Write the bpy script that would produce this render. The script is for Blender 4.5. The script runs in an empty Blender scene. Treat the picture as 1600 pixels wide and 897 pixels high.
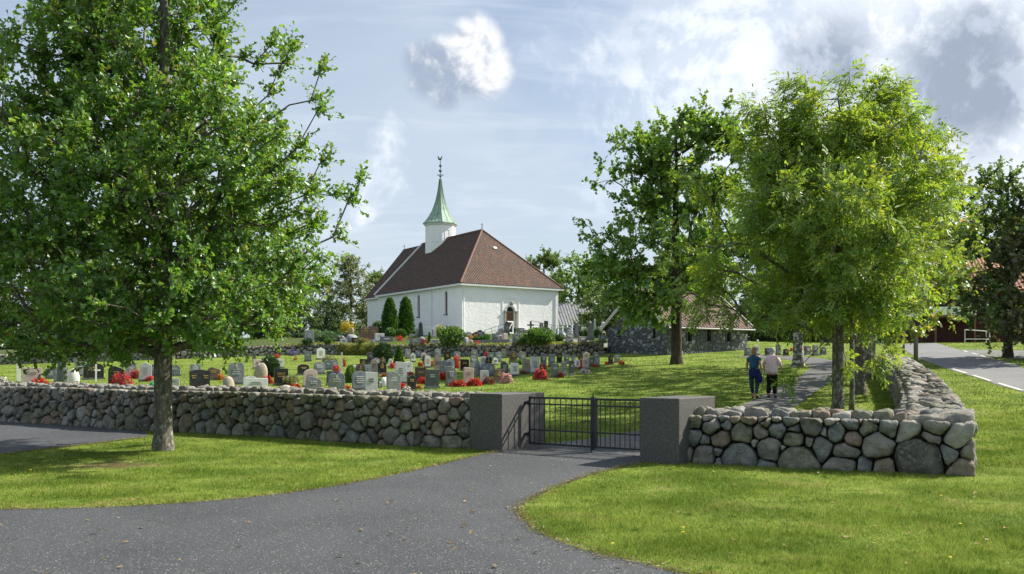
import bpy, math, random
import numpy as np
from mathutils import Vector, Matrix
from mathutils.geometry import tessellate_polygon
R = math.radians
random.seed(7); rng = np.random.default_rng(7)
SC = bpy.context.scene
COL = SC.collection
# ------------------------------------------------------------------ camera
FPX, HOR, CAMH = 1400.0, 570.0, 1.8            # focal length and horizon in photograph pixels (1600 wide), eye height
cam = bpy.data.cameras.new('camera'); camo = bpy.data.objects.new('camera', cam); COL.objects.link(camo)
cam.sensor_width = 36; cam.lens = FPX / 1600 * 36; cam.shift_y = (HOR - 448.5) / 1600
cam.clip_start = 0.1; cam.clip_end = 6000
camo.location = (0, 0, CAMH); camo.rotation_euler = (R(90), 0, 0)
SC.camera = camo
# ------------------------------------------------------------------ sun and view
SUN_AZ, SUN_EL = R(68), R(42)                  # azimuth clockwise from +Y (the view), elevation
sd = Vector((math.sin(SUN_AZ)*math.cos(SUN_EL), math.cos(SUN_AZ)*math.cos(SUN_EL), math.sin(SUN_EL)))
sl = bpy.data.lights.new('sun', 'SUN'); sl.energy = 4.6; sl.angle = R(0.6); sl.color = (1.0, 0.93, 0.80)
so = bpy.data.objects.new('sun', sl); COL.objects.link(so); so.location = (30, 10, 40)
so.rotation_euler = (-sd).to_track_quat('-Z', 'Y').to_euler()
SC.view_settings.view_transform = 'Standard'; SC.view_settings.look = 'None'
SC.view_settings.gamma = 1; SC.view_settings.use_curve_mapping = False
SC.view_settings.exposure = 1.12
SC.cycles.diffuse_bounces = 6; SC.cycles.max_bounces = 14
# ------------------------------------------------------------------ node helper
class NT:
    def __init__(s, nt): s.nt = nt; s.l = nt.links; nt.nodes.clear()
    def n(s, t, **k):
        x = s.nt.nodes.new(t)
        for a, b in k.items(): setattr(x, a, b)
        return x
    def put(s, sock, v):
        if hasattr(v, 'bl_idname') or isinstance(v, bpy.types.NodeSocket): s.l.new(v, sock)
        elif v is not None: sock.default_value = v
    def m(s, op, a, b=None, c=None, clamp=False):
        x = s.n('ShaderNodeMath', operation=op, use_clamp=clamp)
        s.put(x.inputs[0], a)
        if b is not None: s.put(x.inputs[1], b)
        if c is not None: s.put(x.inputs[2], c)
        return x.outputs[0]
    def vm(s, op, a, b=None, out=0):
        x = s.n('ShaderNodeVectorMath', operation=op); s.put(x.inputs[0], a)
        if b is not None: s.put(x.inputs[1], b)
        return x.outputs[out]
    def scale(s, a, k):
        x = s.n('ShaderNodeVectorMath', operation='SCALE'); s.put(x.inputs[0], a); x.inputs['Scale'].default_value = k
        return x.outputs[0]
    def ss(s, v, lo, hi, a=0.0, b=1.0):
        x = s.n('ShaderNodeMapRange', interpolation_type='SMOOTHSTEP'); s.put(x.inputs[0], v)
        for i, q in enumerate((lo, hi, a, b)): x.inputs[i+1].default_value = q
        return x.outputs[0]
    def noise(s, v, sc, det=4, rough=.55, dist=0, out=0):
        x = s.n('ShaderNodeTexNoise'); s.put(x.inputs['Vector'], v)
        x.inputs['Scale'].default_value = sc; x.inputs['Detail'].default_value = det
        x.inputs['Roughness'].default_value = rough; x.inputs['Distortion'].default_value = dist
        return x.outputs[out]
    def mix(s, f, a, b, mode='MIX'):
        x = s.n('ShaderNodeMix', data_type='RGBA', blend_type=mode)
        s.put(x.inputs[0], f)
        for i, v in ((6, a), (7, b)):
            if isinstance(v, tuple): v = (*v[:3], 1)
            s.put(x.inputs[i], v)
        return x.outputs[2]
# ------------------------------------------------------------------ world: sky with veil cloud and cumulus
W = bpy.data.worlds.new('World'); SC.world = W; W.use_nodes = True
t = NT(W.node_tree)
d = t.n('ShaderNodeTexCoord').outputs['Generated']
d = t.vm('NORMALIZE', d)
sx = t.n('ShaderNodeSeparateXYZ'); t.l.new(d, sx.inputs[0]); dx, dy, dz = sx.outputs
sky = t.n('ShaderNodeTexSky', sky_type='NISHITA', sun_disc=False, sun_elevation=SUN_EL, sun_rotation=SUN_AZ)
sky.air_density = 1.0; sky.dust_density = 1.6; sky.ozone_density = 1.2
zz = t.m('ADD', t.m('MAXIMUM', dz, 0.0), 0.16)
cp = t.n('ShaderNodeCombineXYZ'); t.put(cp.inputs[0], t.m('DIVIDE', dx, zz)); t.put(cp.inputs[1], t.m('DIVIDE', dy, zz))
pl = cp.outputs[0]
base = t.mix(0.20, sky.outputs[0], (3.8, 4.8, 6.2))
def pdir(px, py):
    return Vector(((px-800)/FPX, 1, (HOR-py)/FPX)).normalized()
nA = t.noise(d, 9.0, 10, .6, .35)
nB = t.noise(t.vm('ADD', d, (0.016, 0.0, 0.016)), 9.0, 10, .6, .35)
nC = t.noise(d, 4.2, 5, .55)
nF = t.noise(d, 24.0, 9, .62, .3)
nG = t.noise(t.vm('ADD', d, (0.007, 0.0, 0.007)), 24.0, 9, .62, .3)
nM = t.m('ADD', t.m('MULTIPLY', nA, .5), t.m('MULTIPLY', nF, .5))
def puff(px, py, rad, soft=.55, namp=1.15, nz=None):
    v = pdir(px, py); dist = t.vm('LENGTH', t.vm('SUBTRACT', d, tuple(v)), out=1)
    r = rad / FPX
    dd = t.m('ADD', t.m('DIVIDE', dist, r), t.m('MULTIPLY', t.m('SUBTRACT', nz or nM, .5), -namp*2.2))
    return t.ss(dd, 1.0+soft*.45, 1.0-soft*.45)
def fmax(*a):
    x = a[0]
    for y in a[1:]: x = t.m('MAXIMUM', x, y)
    return x
n1 = t.noise(pl, 0.55, 6, .5, .6)
veil = t.ss(n1, .36, .62)
wisp = t.ss(t.noise(t.vm('MULTIPLY', pl, (1.0, 2.6, 1.0)), 1.6, 9, .6, .9), .46, .72)
lowz = t.ss(dz, .02, .30, 1.0, .0)
veilf = t.m('MAXIMUM', t.m('ADD', t.m('MULTIPLY', veil, .40), .36), t.m('MULTIPLY', lowz, .80))
gapm = t.m('MULTIPLY', fmax(puff(880, 70, 130, 1.6, .8), puff(830, 10, 110, 1.6, .8), puff(985, 190, 90, 2.0, .8)), .62)
veilf = t.m('MULTIPLY', veilf, t.m('SUBTRACT', 1.0, gapm))
c = t.mix(veilf, base, (5.1, 5.75, 6.5))
c = t.mix(t.m('MULTIPLY', wisp, .26), c, (7.0, 7.5, 8.1))
# broken cumulus field over the whole sky, thickening toward the sun
sunward = t.ss(t.vm('DOT_PRODUCT', d, tuple(Vector((sd.x, sd.y, .32)).normalized()), out=1), .55, 1.0)
field = t.ss(t.m('ADD', t.m('ADD', t.m('MULTIPLY', nA, .55), t.m('MULTIPLY', nC, .5)), t.m('MULTIPLY', sunward, .13)), .60, .74)
lit = t.ss(t.m('ADD', t.m('SUBTRACT', nA, nB), t.m('MULTIPLY', t.m('SUBTRACT', nF, nG), .35)), -.06, .08)
c = t.mix(t.m('MULTIPLY', field, .75), c, t.mix(lit, (6.2, 6.9, 7.8), (8.6, 8.9, 9.2)))
# bright hazy bank in the right of the view
bank = fmax(t.m('MULTIPLY', puff(1150, 105, 150, 2.0, 1.5), .55), puff(1345, 52, 105, .75, 1.2), puff(1575, 110, 165, .8, 1.1), t.m('MULTIPLY', puff(1450, 240, 130, 2.0, 1.3), .6))
c = t.mix(t.m('MULTIPLY', bank, .92), c, t.mix(lit, (6.6, 7.1, 7.9), (10.2, 10.3, 10.4)))
dark = fmax(puff(1505, 125, 95, 1.1, .9), puff(1440, 165, 72, 1.2, .9), puff(1295, 100, 62, 1.2, .9), puff(1530, 50, 40, 1.2, .9))
c = t.mix(t.m('MULTIPLY', dark, .92), c, t.mix(lit, (2.5, 3.0, 3.9), (3.9, 4.5, 5.5)))
# the single cumulus
cu = fmax(puff(741, 66, 36, .7, .42, nF), puff(700, 106, 44, .8, .42, nF), puff(760, 112, 36, .7, .42, nF), puff(664, 98, 30, .9, .42, nF), puff(697, 150, 20, 1.5, .42, nF), puff(728, 100, 48, .7, .30, nF), puff(668, 122, 26, 1.2, .42, nF))
side = t.vm('DOT_PRODUCT', t.vm('SUBTRACT', d, tuple(pdir(700, 108))), (.80, 0, .60), out=1)
shade = t.ss(t.m('ADD', side, t.m('MULTIPLY', t.m('SUBTRACT', nF, nG), .22)), -.026, .056)
c = t.mix(t.m('MULTIPLY', cu, .95), c, t.mix(shade, (3.0, 3.6, 4.6), (7.8, 7.8, 7.9)))
bg = t.n('ShaderNodeBackground'); t.l.new(c, bg.inputs[0]); bg.inputs[1].default_value = 0.064
t.l.new(bg.outputs[0], t.n('ShaderNodeOutputWorld').inputs[0])
# ------------------------------------------------------------------ mesh helpers
def mesh_obj(name, verts, faces, mat, parent=None, smooth=False):
    me = bpy.data.meshes.new(name)
    me.from_pydata([tuple(v) for v in verts], [], [tuple(f) for f in faces])
    me.materials.append(mat)
    if smooth: me.polygons.foreach_set('use_smooth', [True]*len(me.polygons))
    me.update()
    o = bpy.data.objects.new(name, me); COL.objects.link(o)
    if parent: o.parent = parent
    return o
def np_obj(name, V, F, mat, parent=None, smooth=False):
    """V (n,3) float, F (m,3) or (m,4) int"""
    me = bpy.data.meshes.new(name); k = F.shape[1]
    me.vertices.add(len(V)); me.vertices.foreach_set('co', np.ascontiguousarray(V, np.float32).ravel())
    me.loops.add(F.size); me.loops.foreach_set('vertex_index', np.ascontiguousarray(F, np.int32).ravel())
    me.polygons.add(len(F)); me.polygons.foreach_set('loop_start', np.arange(0, F.size, k, dtype=np.int32))
    me.polygons.foreach_set('use_smooth', np.full(len(F), smooth))
    me.materials.append(mat); me.update(calc_edges=True); me.validate()
    o = bpy.data.objects.new(name, me); COL.objects.link(o)
    if parent: o.parent = parent
    return o
def tag(o, label=None, cat=None, group=None, kind=None):
    if label: o['label'] = label
    if cat: o['category'] = cat
    if group: o['group'] = group
    if kind: o['kind'] = kind
    return o
def empty(name, loc=(0, 0, 0), rz=0, label=None, cat=None, group=None):
    o = bpy.data.objects.new(name, None); COL.objects.link(o); o.empty_display_size = .2
    o.location = loc; o.rotation_euler = (0, 0, rz)
    return tag(o, label, cat, group)
def copy_tree(o, parent=None):
    c_ = o.copy(); COL.objects.link(c_); c_.parent = parent
    for ch in list(o.children): copy_tree(ch, c_)
    return c_
class MB:
    def __init__(s): s.v = []; s.f = []
    def add(s, v, f):
        b = len(s.v); s.v += [tuple(q) for q in v]; s.f += [tuple(i+b for i in q) for q in f]; return s
    def box(s, x0, x1, y0, y1, z0, z1):
        return s.add([(x0,y0,z0),(x1,y0,z0),(x1,y1,z0),(x0,y1,z0),(x0,y0,z1),(x1,y0,z1),(x1,y1,z1),(x0,y1,z1)],
                     [(0,3,2,1),(4,5,6,7),(0,1,5,4),(1,2,6,5),(2,3,7,6),(3,0,4,7)])
    def tube(s, p, q, r0, r1=None, n=8):
        r1 = r0 if r1 is None else r1
        p = Vector(p); q = Vector(q); a = (q-p)
        if a.length < 1e-6: return s
        a.normalize(); u = a.orthogonal().normalized(); w = a.cross(u); V = []
        for c_, r in ((p, r0), (q, r1)):
            for i in range(n):
                an = 2*math.pi*i/n; V.append(c_ + u*(r*math.cos(an)) + w*(r*math.sin(an)))
        F = [(i, (i+1) % n, n+(i+1) % n, n+i) for i in range(n)] + [tuple(range(n-1, -1, -1)), tuple(range(n, 2*n))]
        return s.add(V, F)
    def bar(s, p, q, w, h):
        """rectangular bar from p to q; w across, h in the plane holding z"""
        p = Vector(p); q = Vector(q); a = (q-p).normalized(); u = a.cross(Vector((0,0,1)))
        u = Vector((1,0,0)) if u.length < 1e-4 else u.normalized(); k = u.cross(a)
        V = [c_ + u*(sx_*w/2) + k*(sz_*h/2) for c_ in (p, q) for sx_, sz_ in ((-1,-1),(1,-1),(1,1),(-1,1))]
        return s.add(V, [(3,2,1,0),(4,5,6,7),(0,1,5,4),(1,2,6,5),(2,3,7,6),(3,0,4,7)])
    def lathe(s, prof, n=12, c=(0, 0), ph=0):
        V = []; F = []
        for r, z in prof:
            for i in range(n):
                an = ph + 2*math.pi*i/n; V.append((c[0]+r*math.cos(an), c[1]+r*math.sin(an), z))
        for k in range(len(prof)-1):
            for i in range(n): F.append((k*n+i, k*n+(i+1) % n, (k+1)*n+(i+1) % n, (k+1)*n+i))
        F.append(tuple(range(n-1, -1, -1))); F.append(tuple(range((len(prof)-1)*n, len(prof)*n)))
        return s.add(V, F)
    def prism(s, poly, y0, y1):
        """poly of (x,z) counter-clockwise seen from -y, extruded y0..y1"""
        n = len(poly); V = [(x, y0, z) for x, z in poly] + [(x, y1, z) for x, z in poly]
        F = [tuple(range(n)), tuple(range(2*n-1, n-1, -1))] + [((i+1) % n, i, n+i, n+(i+1) % n) for i in range(n)]
        return s.add(V, F)
    def build(s, name, mat, parent=None, smooth=False): return mesh_obj(name, s.v, s.f, mat, parent, smooth)
def bevel(o, w=.01, n=2):
    m_ = o.modifiers.new('bevel', 'BEVEL'); m_.width = w; m_.segments = n; m_.limit_method = 'ANGLE'; m_.angle_limit = R(40)
    return o
# ------------------------------------------------------------------ materials
MATS = {}
def mat(name, col, col2=None, ns=3.0, rough=.85, bump=0, bs=30, bd=.02, spec=.25, col3=None, ns3=40, f3=(.58, .66), metal=0, tc='pos', stretch=None, isl=0):
    if name in MATS: return MATS[name]
    m_ = bpy.data.materials.new(name); m_.use_nodes = True; q = NT(m_.node_tree)
    P = q.n('ShaderNodeNewGeometry').outputs['Position'] if tc == 'pos' else q.n('ShaderNodeTexCoord').outputs['Object']
    if stretch: P = q.vm('MULTIPLY', P, stretch)
    c_ = (*col, 1)
    if col2: c_ = q.mix(q.ss(q.noise(P, ns, 6, .6), .35, .65), col, col2)
    if col3: c_ = q.mix(q.ss(q.noise(P, ns3, 5, .65), *f3), c_, col3)
    if isl:
        ri = q.n('ShaderNodeNewGeometry').outputs['Random Per Island']
        hv = q.n('ShaderNodeHueSaturation'); q.put(hv.inputs['Color'], c_ if not isinstance(c_, tuple) else c_)
        q.put(hv.inputs['Value'], q.m('ADD', q.m('MULTIPLY', ri, 2*isl), 1-isl)); c_ = hv.outputs[0]
    b = q.n('ShaderNodeBsdfPrincipled'); q.put(b.inputs['Base Color'], c_)
    b.inputs['Roughness'].default_value = rough; b.inputs['Specular IOR Level'].default_value = spec; b.inputs['Metallic'].default_value = metal
    if bump:
        bn = q.n('ShaderNodeBump'); bn.inputs['Strength'].default_value = bump; bn.inputs['Distance'].default_value = bd
        q.put(bn.inputs['Height'], q.noise(P, bs, 7, .6)); q.l.new(bn.outputs[0], b.inputs['Normal'])
    q.l.new(b.outputs[0], q.n('ShaderNodeOutputMaterial').inputs[0])
    MATS[name] = m_; return m_
def leaf_mat(name, col, col2, trans=.45, hue2=None, gloss=.10, ns=.8, tcol=None, var=.35):
    if name in MATS: return MATS[name]
    m_ = bpy.data.materials.new(name); m_.use_nodes = True; q = NT(m_.node_tree)
    g = q.n('ShaderNodeNewGeometry'); ri = g.outputs['Random Per Island']; P = g.outputs['Position']
    c_ = q.mix(q.ss(q.noise(P, ns, 3), .35, .65), col, col2)
    if hue2: c_ = q.mix(q.ss(ri, .90, .98), c_, hue2)
    hv = q.n('ShaderNodeHueSaturation'); q.put(hv.inputs['Color'], c_)
    r2 = q.m('FRACT', q.m('MULTIPLY', ri, 17.3))
    q.put(hv.inputs['Value'], q.m('ADD', q.m('MULTIPLY', r2, 2*var), 1-var))
    q.put(hv.inputs['Hue'], q.m('ADD', q.m('MULTIPLY', q.m('FRACT', q.m('MULTIPLY', ri, 5.7)), .03), .485))
    c_ = hv.outputs[0]
    df = q.n('ShaderNodeBsdfDiffuse'); q.put(df.inputs[0], c_)
    tr = q.n('ShaderNodeBsdfTranslucent'); q.put(tr.inputs[0], q.mix(1.0, c_, tcol or (1.35, 1.25, .55), 'MULTIPLY'))
    ms = q.n('ShaderNodeMixShader'); ms.inputs[0].default_value = trans; q.l.new(df.outputs[0], ms.inputs[1]); q.l.new(tr.outputs[0], ms.inputs[2])
    gl = q.n('ShaderNodeBsdfGlossy'); gl.inputs[0].default_value = (.9, .95, 1, 1); gl.inputs['Roughness'].default_value = .42
    m2 = q.n('ShaderNodeMixShader'); m2.inputs[0].default_value = gloss; q.l.new(ms.outputs[0], m2.inputs[1]); q.l.new(gl.outputs[0], m2.inputs[2])
    q.l.new(m2.outputs[0], q.n('ShaderNodeOutputMaterial').inputs[0])
    MATS[name] = m_; return m_
BARE = (-7.1, 16.0, 0)      # worn patch beside the oak
def grass_mat(name, blade=False):
    m_ = bpy.data.materials.new(name); m_.use_nodes = True; q = NT(m_.node_tree)
    g = q.n('ShaderNodeNewGeometry'); P = g.outputs['Position']
    a, b_, dry = (.155, .232, .036), (.22, .288, .055), (.30, .285, .095)
    if not blade: a, b_, dry = (.132, .198, .032), (.19, .248, .048), (.23, .22, .082)
    c_ = q.mix(q.ss(q.noise(P, .55, 5, .65), .38, .62), tuple(x*.82 for x in a), tuple(x*1.06 for x in b_))
    c_ = q.mix(q.m('MULTIPLY', q.ss(q.noise(P, 1.1, 7, .7, .6), .52, .70), .75), c_, dry)
    c_ = q.mix(q.ss(q.noise(P, 5, 5, .65), .52, .68), c_, (.07, .135, .016))
    bp = q.vm('LENGTH', q.vm('MULTIPLY', q.vm('SUBTRACT', P, BARE), (.75, 1.0, 0)), out=1)
    c_ = q.mix(q.m('MULTIPLY', q.ss(q.m('ADD', bp, q.m('MULTIPLY', q.noise(P, 3.5, 5, .7), 1.6)), 1.55, 1.05), .85), c_, (.11, .085, .04))
    if blade:
        hv = q.n('ShaderNodeHueSaturation'); q.put(hv.inputs['Color'], c_)
        q.put(hv.inputs['Value'], q.m('ADD', q.m('MULTIPLY', g.outputs['Random Per Island'], .7), .65)); c_ = hv.outputs[0]
        df = q.n('ShaderNodeBsdfDiffuse'); q.put(df.inputs[0], c_)
        tr = q.n('ShaderNodeBsdfTranslucent'); q.put(tr.inputs[0], c_)
        ms = q.n('ShaderNodeMixShader'); ms.inputs[0].default_value = .4; q.l.new(df.outputs[0], ms.inputs[1]); q.l.new(tr.outputs[0], ms.inputs[2])
        sh = ms.outputs[0]
    else:
        b2 = q.n('ShaderNodeBsdfPrincipled'); q.put(b2.inputs['Base Color'], c_); b2.inputs['Roughness'].default_value = .95
        b2.inputs['Specular IOR Level'].default_value = .1
        bn = q.n('ShaderNodeBump'); bn.inputs['Strength'].default_value = .9; bn.inputs['Distance'].default_value = .05
        q.put(bn.inputs['Height'], q.noise(P, 16, 8, .75)); q.l.new(bn.outputs[0], b2.inputs['Normal']); sh = b2.outputs[0]
    q.l.new(sh, q.n('ShaderNodeOutputMaterial').inputs[0]); return m_
GRASS = grass_mat('lawn_grass'); BLADE = grass_mat('grass_blade', True)
def asphalt_mat(name, lo, hi):
    m_ = bpy.data.materials.new(name); m_.use_nodes = True; q = NT(m_.node_tree)
    P = q.n('ShaderNodeNewGeometry').outputs['Position']
    c_ = q.mix(q.ss(q.noise(P, .35, 7, .65, .8), .36, .64), lo, hi); c_ = q.mix(q.m('MULTIPLY', q.ss(q.noise(P, 1.7, 6, .7, 1.2), .56, .70), .55), c_, tuple(x*.6 for x in lo))
    c_ = q.mix(q.m('MULTIPLY', q.ss(q.noise(P, 60, 3, .7), .45, .62), .75), c_, tuple(x*2.1 for x in hi))
    vo = q.n('ShaderNodeTexVoronoi'); vo.inputs['Scale'].default_value = 34; q.l.new(P, vo.inputs['Vector'])
    c_ = q.mix(q.m('MULTIPLY', q.ss(vo.outputs['Distance'], .30, .18), q.ss(q.noise(P, 27, 2), .50, .58)), c_, (.34, .33, .30))
    c_ = q.mix(q.ss(q.noise(P, 75, 2, .7), .56, .66), c_, tuple(x*.35 for x in lo))
    b2 = q.n('ShaderNodeBsdfPrincipled'); q.put(b2.inputs['Base Color'], c_); b2.inputs['Roughness'].default_value = .8; b2.inputs['Specular IOR Level'].default_value = .3
    bn = q.n('ShaderNodeBump'); bn.inputs['Strength'].default_value = .7; bn.inputs['Distance'].default_value = .008
    q.put(bn.inputs['Height'], q.noise(P, 90, 4, .7)); q.l.new(bn.outputs[0], b2.inputs['Normal'])
    q.l.new(b2.outputs[0], q.n('ShaderNodeOutputMaterial').inputs[0]); return m_
ASPH = asphalt_mat('asphalt', (.028, .031, .036), (.046, .050, .056))
ROADM = asphalt_mat('road_asphalt', (.085, .09, .098), (.125, .13, .138))
# ------------------------------------------------------------------ terrain
def sp(x, s=2.0):
    x = np.asarray(x, float)/s
    return s*np.where(x > 30, x, np.log1p(np.exp(np.minimum(x, 30))))
def sstep(x, a, b):
    k = np.clip((np.asarray(x, float)-a)/(b-a), 0, 1); return k*k*(3-2*k)
def H0(x, y):
    x = np.asarray(x, float); y = np.asarray(y, float)
    u = y + .45*np.clip(x, -60, 60) - 18.5
    u = np.where(y < 12, np.minimum(u, y-12+.45*x-6.5), u)
    U0 = 79 - 16*sstep(x, 12, 30)
    return .046*sp(u) + .014*sp(u-18, 3) - .058*sp(u-U0, 3)
def ray(px, py, hf=H0, y0=4.0, y1=220.0):
    a, b = (px-800)/FPX, (HOR-py)/FPX
    Y = np.arange(y0, y1, .05); dlt = CAMH + b*Y - hf(a*Y, Y)
    k = np.argmax(dlt < 0)
    if dlt[k] >= 0: k = len(Y)-1
    y = Y[k]
    if k > 0:
        f = dlt[k-1]/(dlt[k-1]-dlt[k]); y = Y[k-1]+f*.05
    return Vector((a*y, y, float(hf(a*y, y))))
TLP = [ray(*p) for p in ((0, 570), (250, 562), (500, 553), (620, 556), (760, 557), (900, 556), (943, 553))]
TLX = [-75] + [p.x for p in TLP] + [9.0]; TLY = [TLP[0].y-3] + [p.y for p in TLP] + [TLP[-1].y+4]
TEND = TLP[-1].x
def H1(x, y):
    x = np.asarray(x, float); y = np.asarray(y, float)
    on = (y > np.interp(x, TLX, TLY)+.1) & (x < TEND + .12*(y-60)) 
    return H0(x, y) + np.where(on, .85, 0)
def G(x, y): return float(H1(x, y))
def at(px, py): return ray(px, py, H1)
def grid_obj(name, xs, ys, hf, m_, off=0):
    X, Y = np.meshgrid(xs, ys); V = np.stack([X, Y, hf(X, Y)+off], -1).reshape(-1, 3)
    nx, ny = len(xs), len(ys); i = (np.arange(ny-1)[:, None]*nx + np.arange(nx-1)[None]).ravel()
    return np_obj(name, V, np.stack([i, i+1, i+nx+1, i+nx], 1), m_, None, True)
xs = np.concatenate([np.linspace(-900, -80, 30), np.arange(-78, 80, 1.0), np.linspace(82, 900, 30)])
ys = np.concatenate([np.linspace(-300, -12, 12), np.arange(-10, 125, 1.0), np.linspace(127, 2500, 40)])
tag(grid_obj('ground', xs, ys, H0, GRASS), kind='structure')
# terrace behind the retaining wall
V = []; F = []; tx = np.concatenate([np.linspace(-75, TEND, 60)]); tt = np.concatenate([[0, .3, 1, 2], np.arange(4, 60, 3.0), [80, 140]])
for x in tx:
    yl = np.interp(x, TLX, TLY)+.35
    for k in tt: V.append((x + (.12*k if x == tx[-1] else .12*k*max(0, (x+10)/(TEND+10))), yl+k, 0))
V = np.array(V); V[:, 2] = H0(V[:, 0], V[:, 1])+.85
n = len(tt); i = (np.arange(len(tx)-1)[:, None]*n + np.arange(n-1)[None]).ravel()
F = np.stack([i, i+n, i+n+1, i+1], 1)
sk = V[(len(tx)-1)*n:].copy(); sk[:, 2] -= 1.2; b0 = len(V); V = np.vstack([V, sk])
F = np.vstack([F, [[(len(tx)-1)*n+k, b0+k, b0+k+1, (len(tx)-1)*n+k+1] for k in range(n-1)]])
def terrace_mat():
    m_ = bpy.data.materials.new('terrace_gravel'); m_.use_nodes = True; q = NT(m_.node_tree); P = q.n('ShaderNodeNewGeometry').outputs['Position']
    c_ = q.mix(q.ss(q.noise(P, 14, 4, .7), .35, .65), (.065, .062, .055), (.12, .114, .10))
    c_ = q.mix(q.ss(q.noise(P, .45, 4, .6), .40, .48), c_, (.07, .11, .024)); c_ = q.mix(q.ss(q.noise(P, 1.3, 4, .6), .54, .62), c_, (.06, .075, .03))
    b = q.n('ShaderNodeBsdfPrincipled'); q.put(b.inputs['Base Color'], c_); b.inputs['Roughness'].default_value = 1; b.inputs['Specular IOR Level'].default_value = .03
    bn = q.n('ShaderNodeBump'); bn.inputs['Strength'].default_value = 1; bn.inputs['Distance'].default_value = .12; q.put(bn.inputs['Height'], q.noise(P, 7, 7, .7)); q.l.new(bn.outputs[0], b.inputs['Normal'])
    q.l.new(b.outputs[0], q.n('ShaderNodeOutputMaterial').inputs[0]); return m_
tag(np_obj('terrace_ground', V, F, terrace_mat(), None, False), kind='structure')
# ------------------------------------------------------------------ paved surfaces
def drape_poly(name, pts, m_, off, step=1.2):
    """triangulated polygon; edges subdivided so it follows gentle ground"""
    P = []
    for a, b in zip(pts, pts[1:]+pts[:1]):
        k = max(1, int(math.dist(a, b)/step))
        for j in range(k): P.append((a[0]+(b[0]-a[0])*j/k, a[1]+(b[1]-a[1])*j/k))
    tri = tessellate_polygon([[Vector((x, y, 0)) for x, y in P]])
    V = [(x, y, float(H0(x, y))+off) for x, y in P]
    F = []
    for a, b, c_ in tri:
        A, B, C_ = V[a], V[b], V[c_]
        F.append((a, b, c_) if (B[0]-A[0])*(C_[1]-A[1])-(B[1]-A[1])*(C_[0]-A[0]) > 0 else (a, c_, b))
    return tag(mesh_obj(name, V, F, m_), kind='structure')
def smooth_line(pts, k=6):
    out = []; p = [pts[0]]+list(pts)+[pts[-1]]
    for i in range(1, len(p)-2):
        for j in range(k):
            s = j/k; out.append(tuple(.5*((2*p[i][q])+(-p[i-1][q]+p[i+1][q])*s+(2*p[i-1][q]-5*p[i][q]+4*p[i+1][q]-p[i+2][q])*s*s+(-p[i-1][q]+3*p[i][q]-3*p[i+1][q]+p[i+2][q])*s**3) for q in range(2)))
    out.append(tuple(pts[-1][:2])); return out
def gp(px, py): v = ray(px, py); return (v.x, v.y)
LEFT_EDGE = smooth_line([gp(*p) for p in ((-220, 800), (0, 797), (200, 792), (400, 777), (560, 754), (680, 728), (742, 713), (780, 706))])
RIGHT_EDGE = smooth_line([gp(*p) for p in ((1003, 723), (930, 741), (862, 765), (818, 789), (812, 804), (840, 830), (900, 857), (1000, 881), (1120, 905), (1500, 940))])
gate_l, gate_r = gp(845, 694), gp(1062, 712)
poly = [(-60, LEFT_EDGE[0][1]-.2)] + LEFT_EDGE + [gate_l, gate_r] + RIGHT_EDGE + [(9, RIGHT_EDGE[-1][1]-.3), (60, RIGHT_EDGE[-1][1]-1.5), (60, -40), (-60, -40)]
DRIVE = poly
drape_poly('asphalt_drive', poly, ASPH, .012)
PARK = [gp(*p) for p in ((-260, 730), (0, 711), (120, 697), (232, 683), (225, 672), (100, 662), (0, 658), (-260, 651))]
drape_poly('asphalt_yard', PARK, ASPH, .012)
def strip(name, L, Rr, m_, off, sub=4):
    L = smooth_line(L, sub); Rr = smooth_line(Rr, sub); nx = 5; V = []; F = []
    for a, b in zip(L, Rr):
        for j in range(nx):
            s = j/(nx-1); x, y = a[0]+(b[0]-a[0])*s, a[1]+(b[1]-a[1])*s; V.append((x, y, float(H0(x, y))+off))
    for i in range(len(L)-1):
        for j in range(nx-1): F.append((i*nx+j, i*nx+j+1, (i+1)*nx+j+1, (i+1)*nx+j))
    tag(mesh_obj(name, V, F, m_, None, True), kind='structure'); return L, Rr
PL = [gp(*p) for p in ((842, 695), (930, 686), (1000, 673), (1070, 659), (1150, 637), (1215, 606), (1258, 583), (1264, 572), (1250, 565), (1215, 561), (1150, 558))]
PR = [gp(*p) for p in ((1058, 711), (1080, 701), (1110, 687), (1160, 668), (1232, 642), (1275, 612), (1303, 592), (1314, 577), (1305, 566), (1270, 559), (1180, 555))]
PATH_L, PATH_R = strip('churchyard_path', PL, PR, asphalt_mat('path_asphalt', (.055, .056, .06), (.08, .08, .082)), .016)
RL = [gp(*p) for p in ((1900, 668), (1600, 613), (1530, 592), (1475, 575), (1440, 562), (1415, 548), (1404, 538), (1398, 533))]
RR = [gp(*p) for p in ((2200, 640), (1640, 584), (1590, 571), (1540, 557), (1505, 548), (1478, 541), (1456, 535), (1447, 532)) ]
ROAD_L, ROAD_R = strip('road', RL, RR, ROADM, .015)
strip('side_road', [gp(*p) for p in ((1535, 556), (1600, 563), (1700, 578))], [gp(*p) for p in ((1500, 546.5), (1600, 548), (1750, 550))], ROADM, .019)
from mathutils import noise as mnoise
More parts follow.
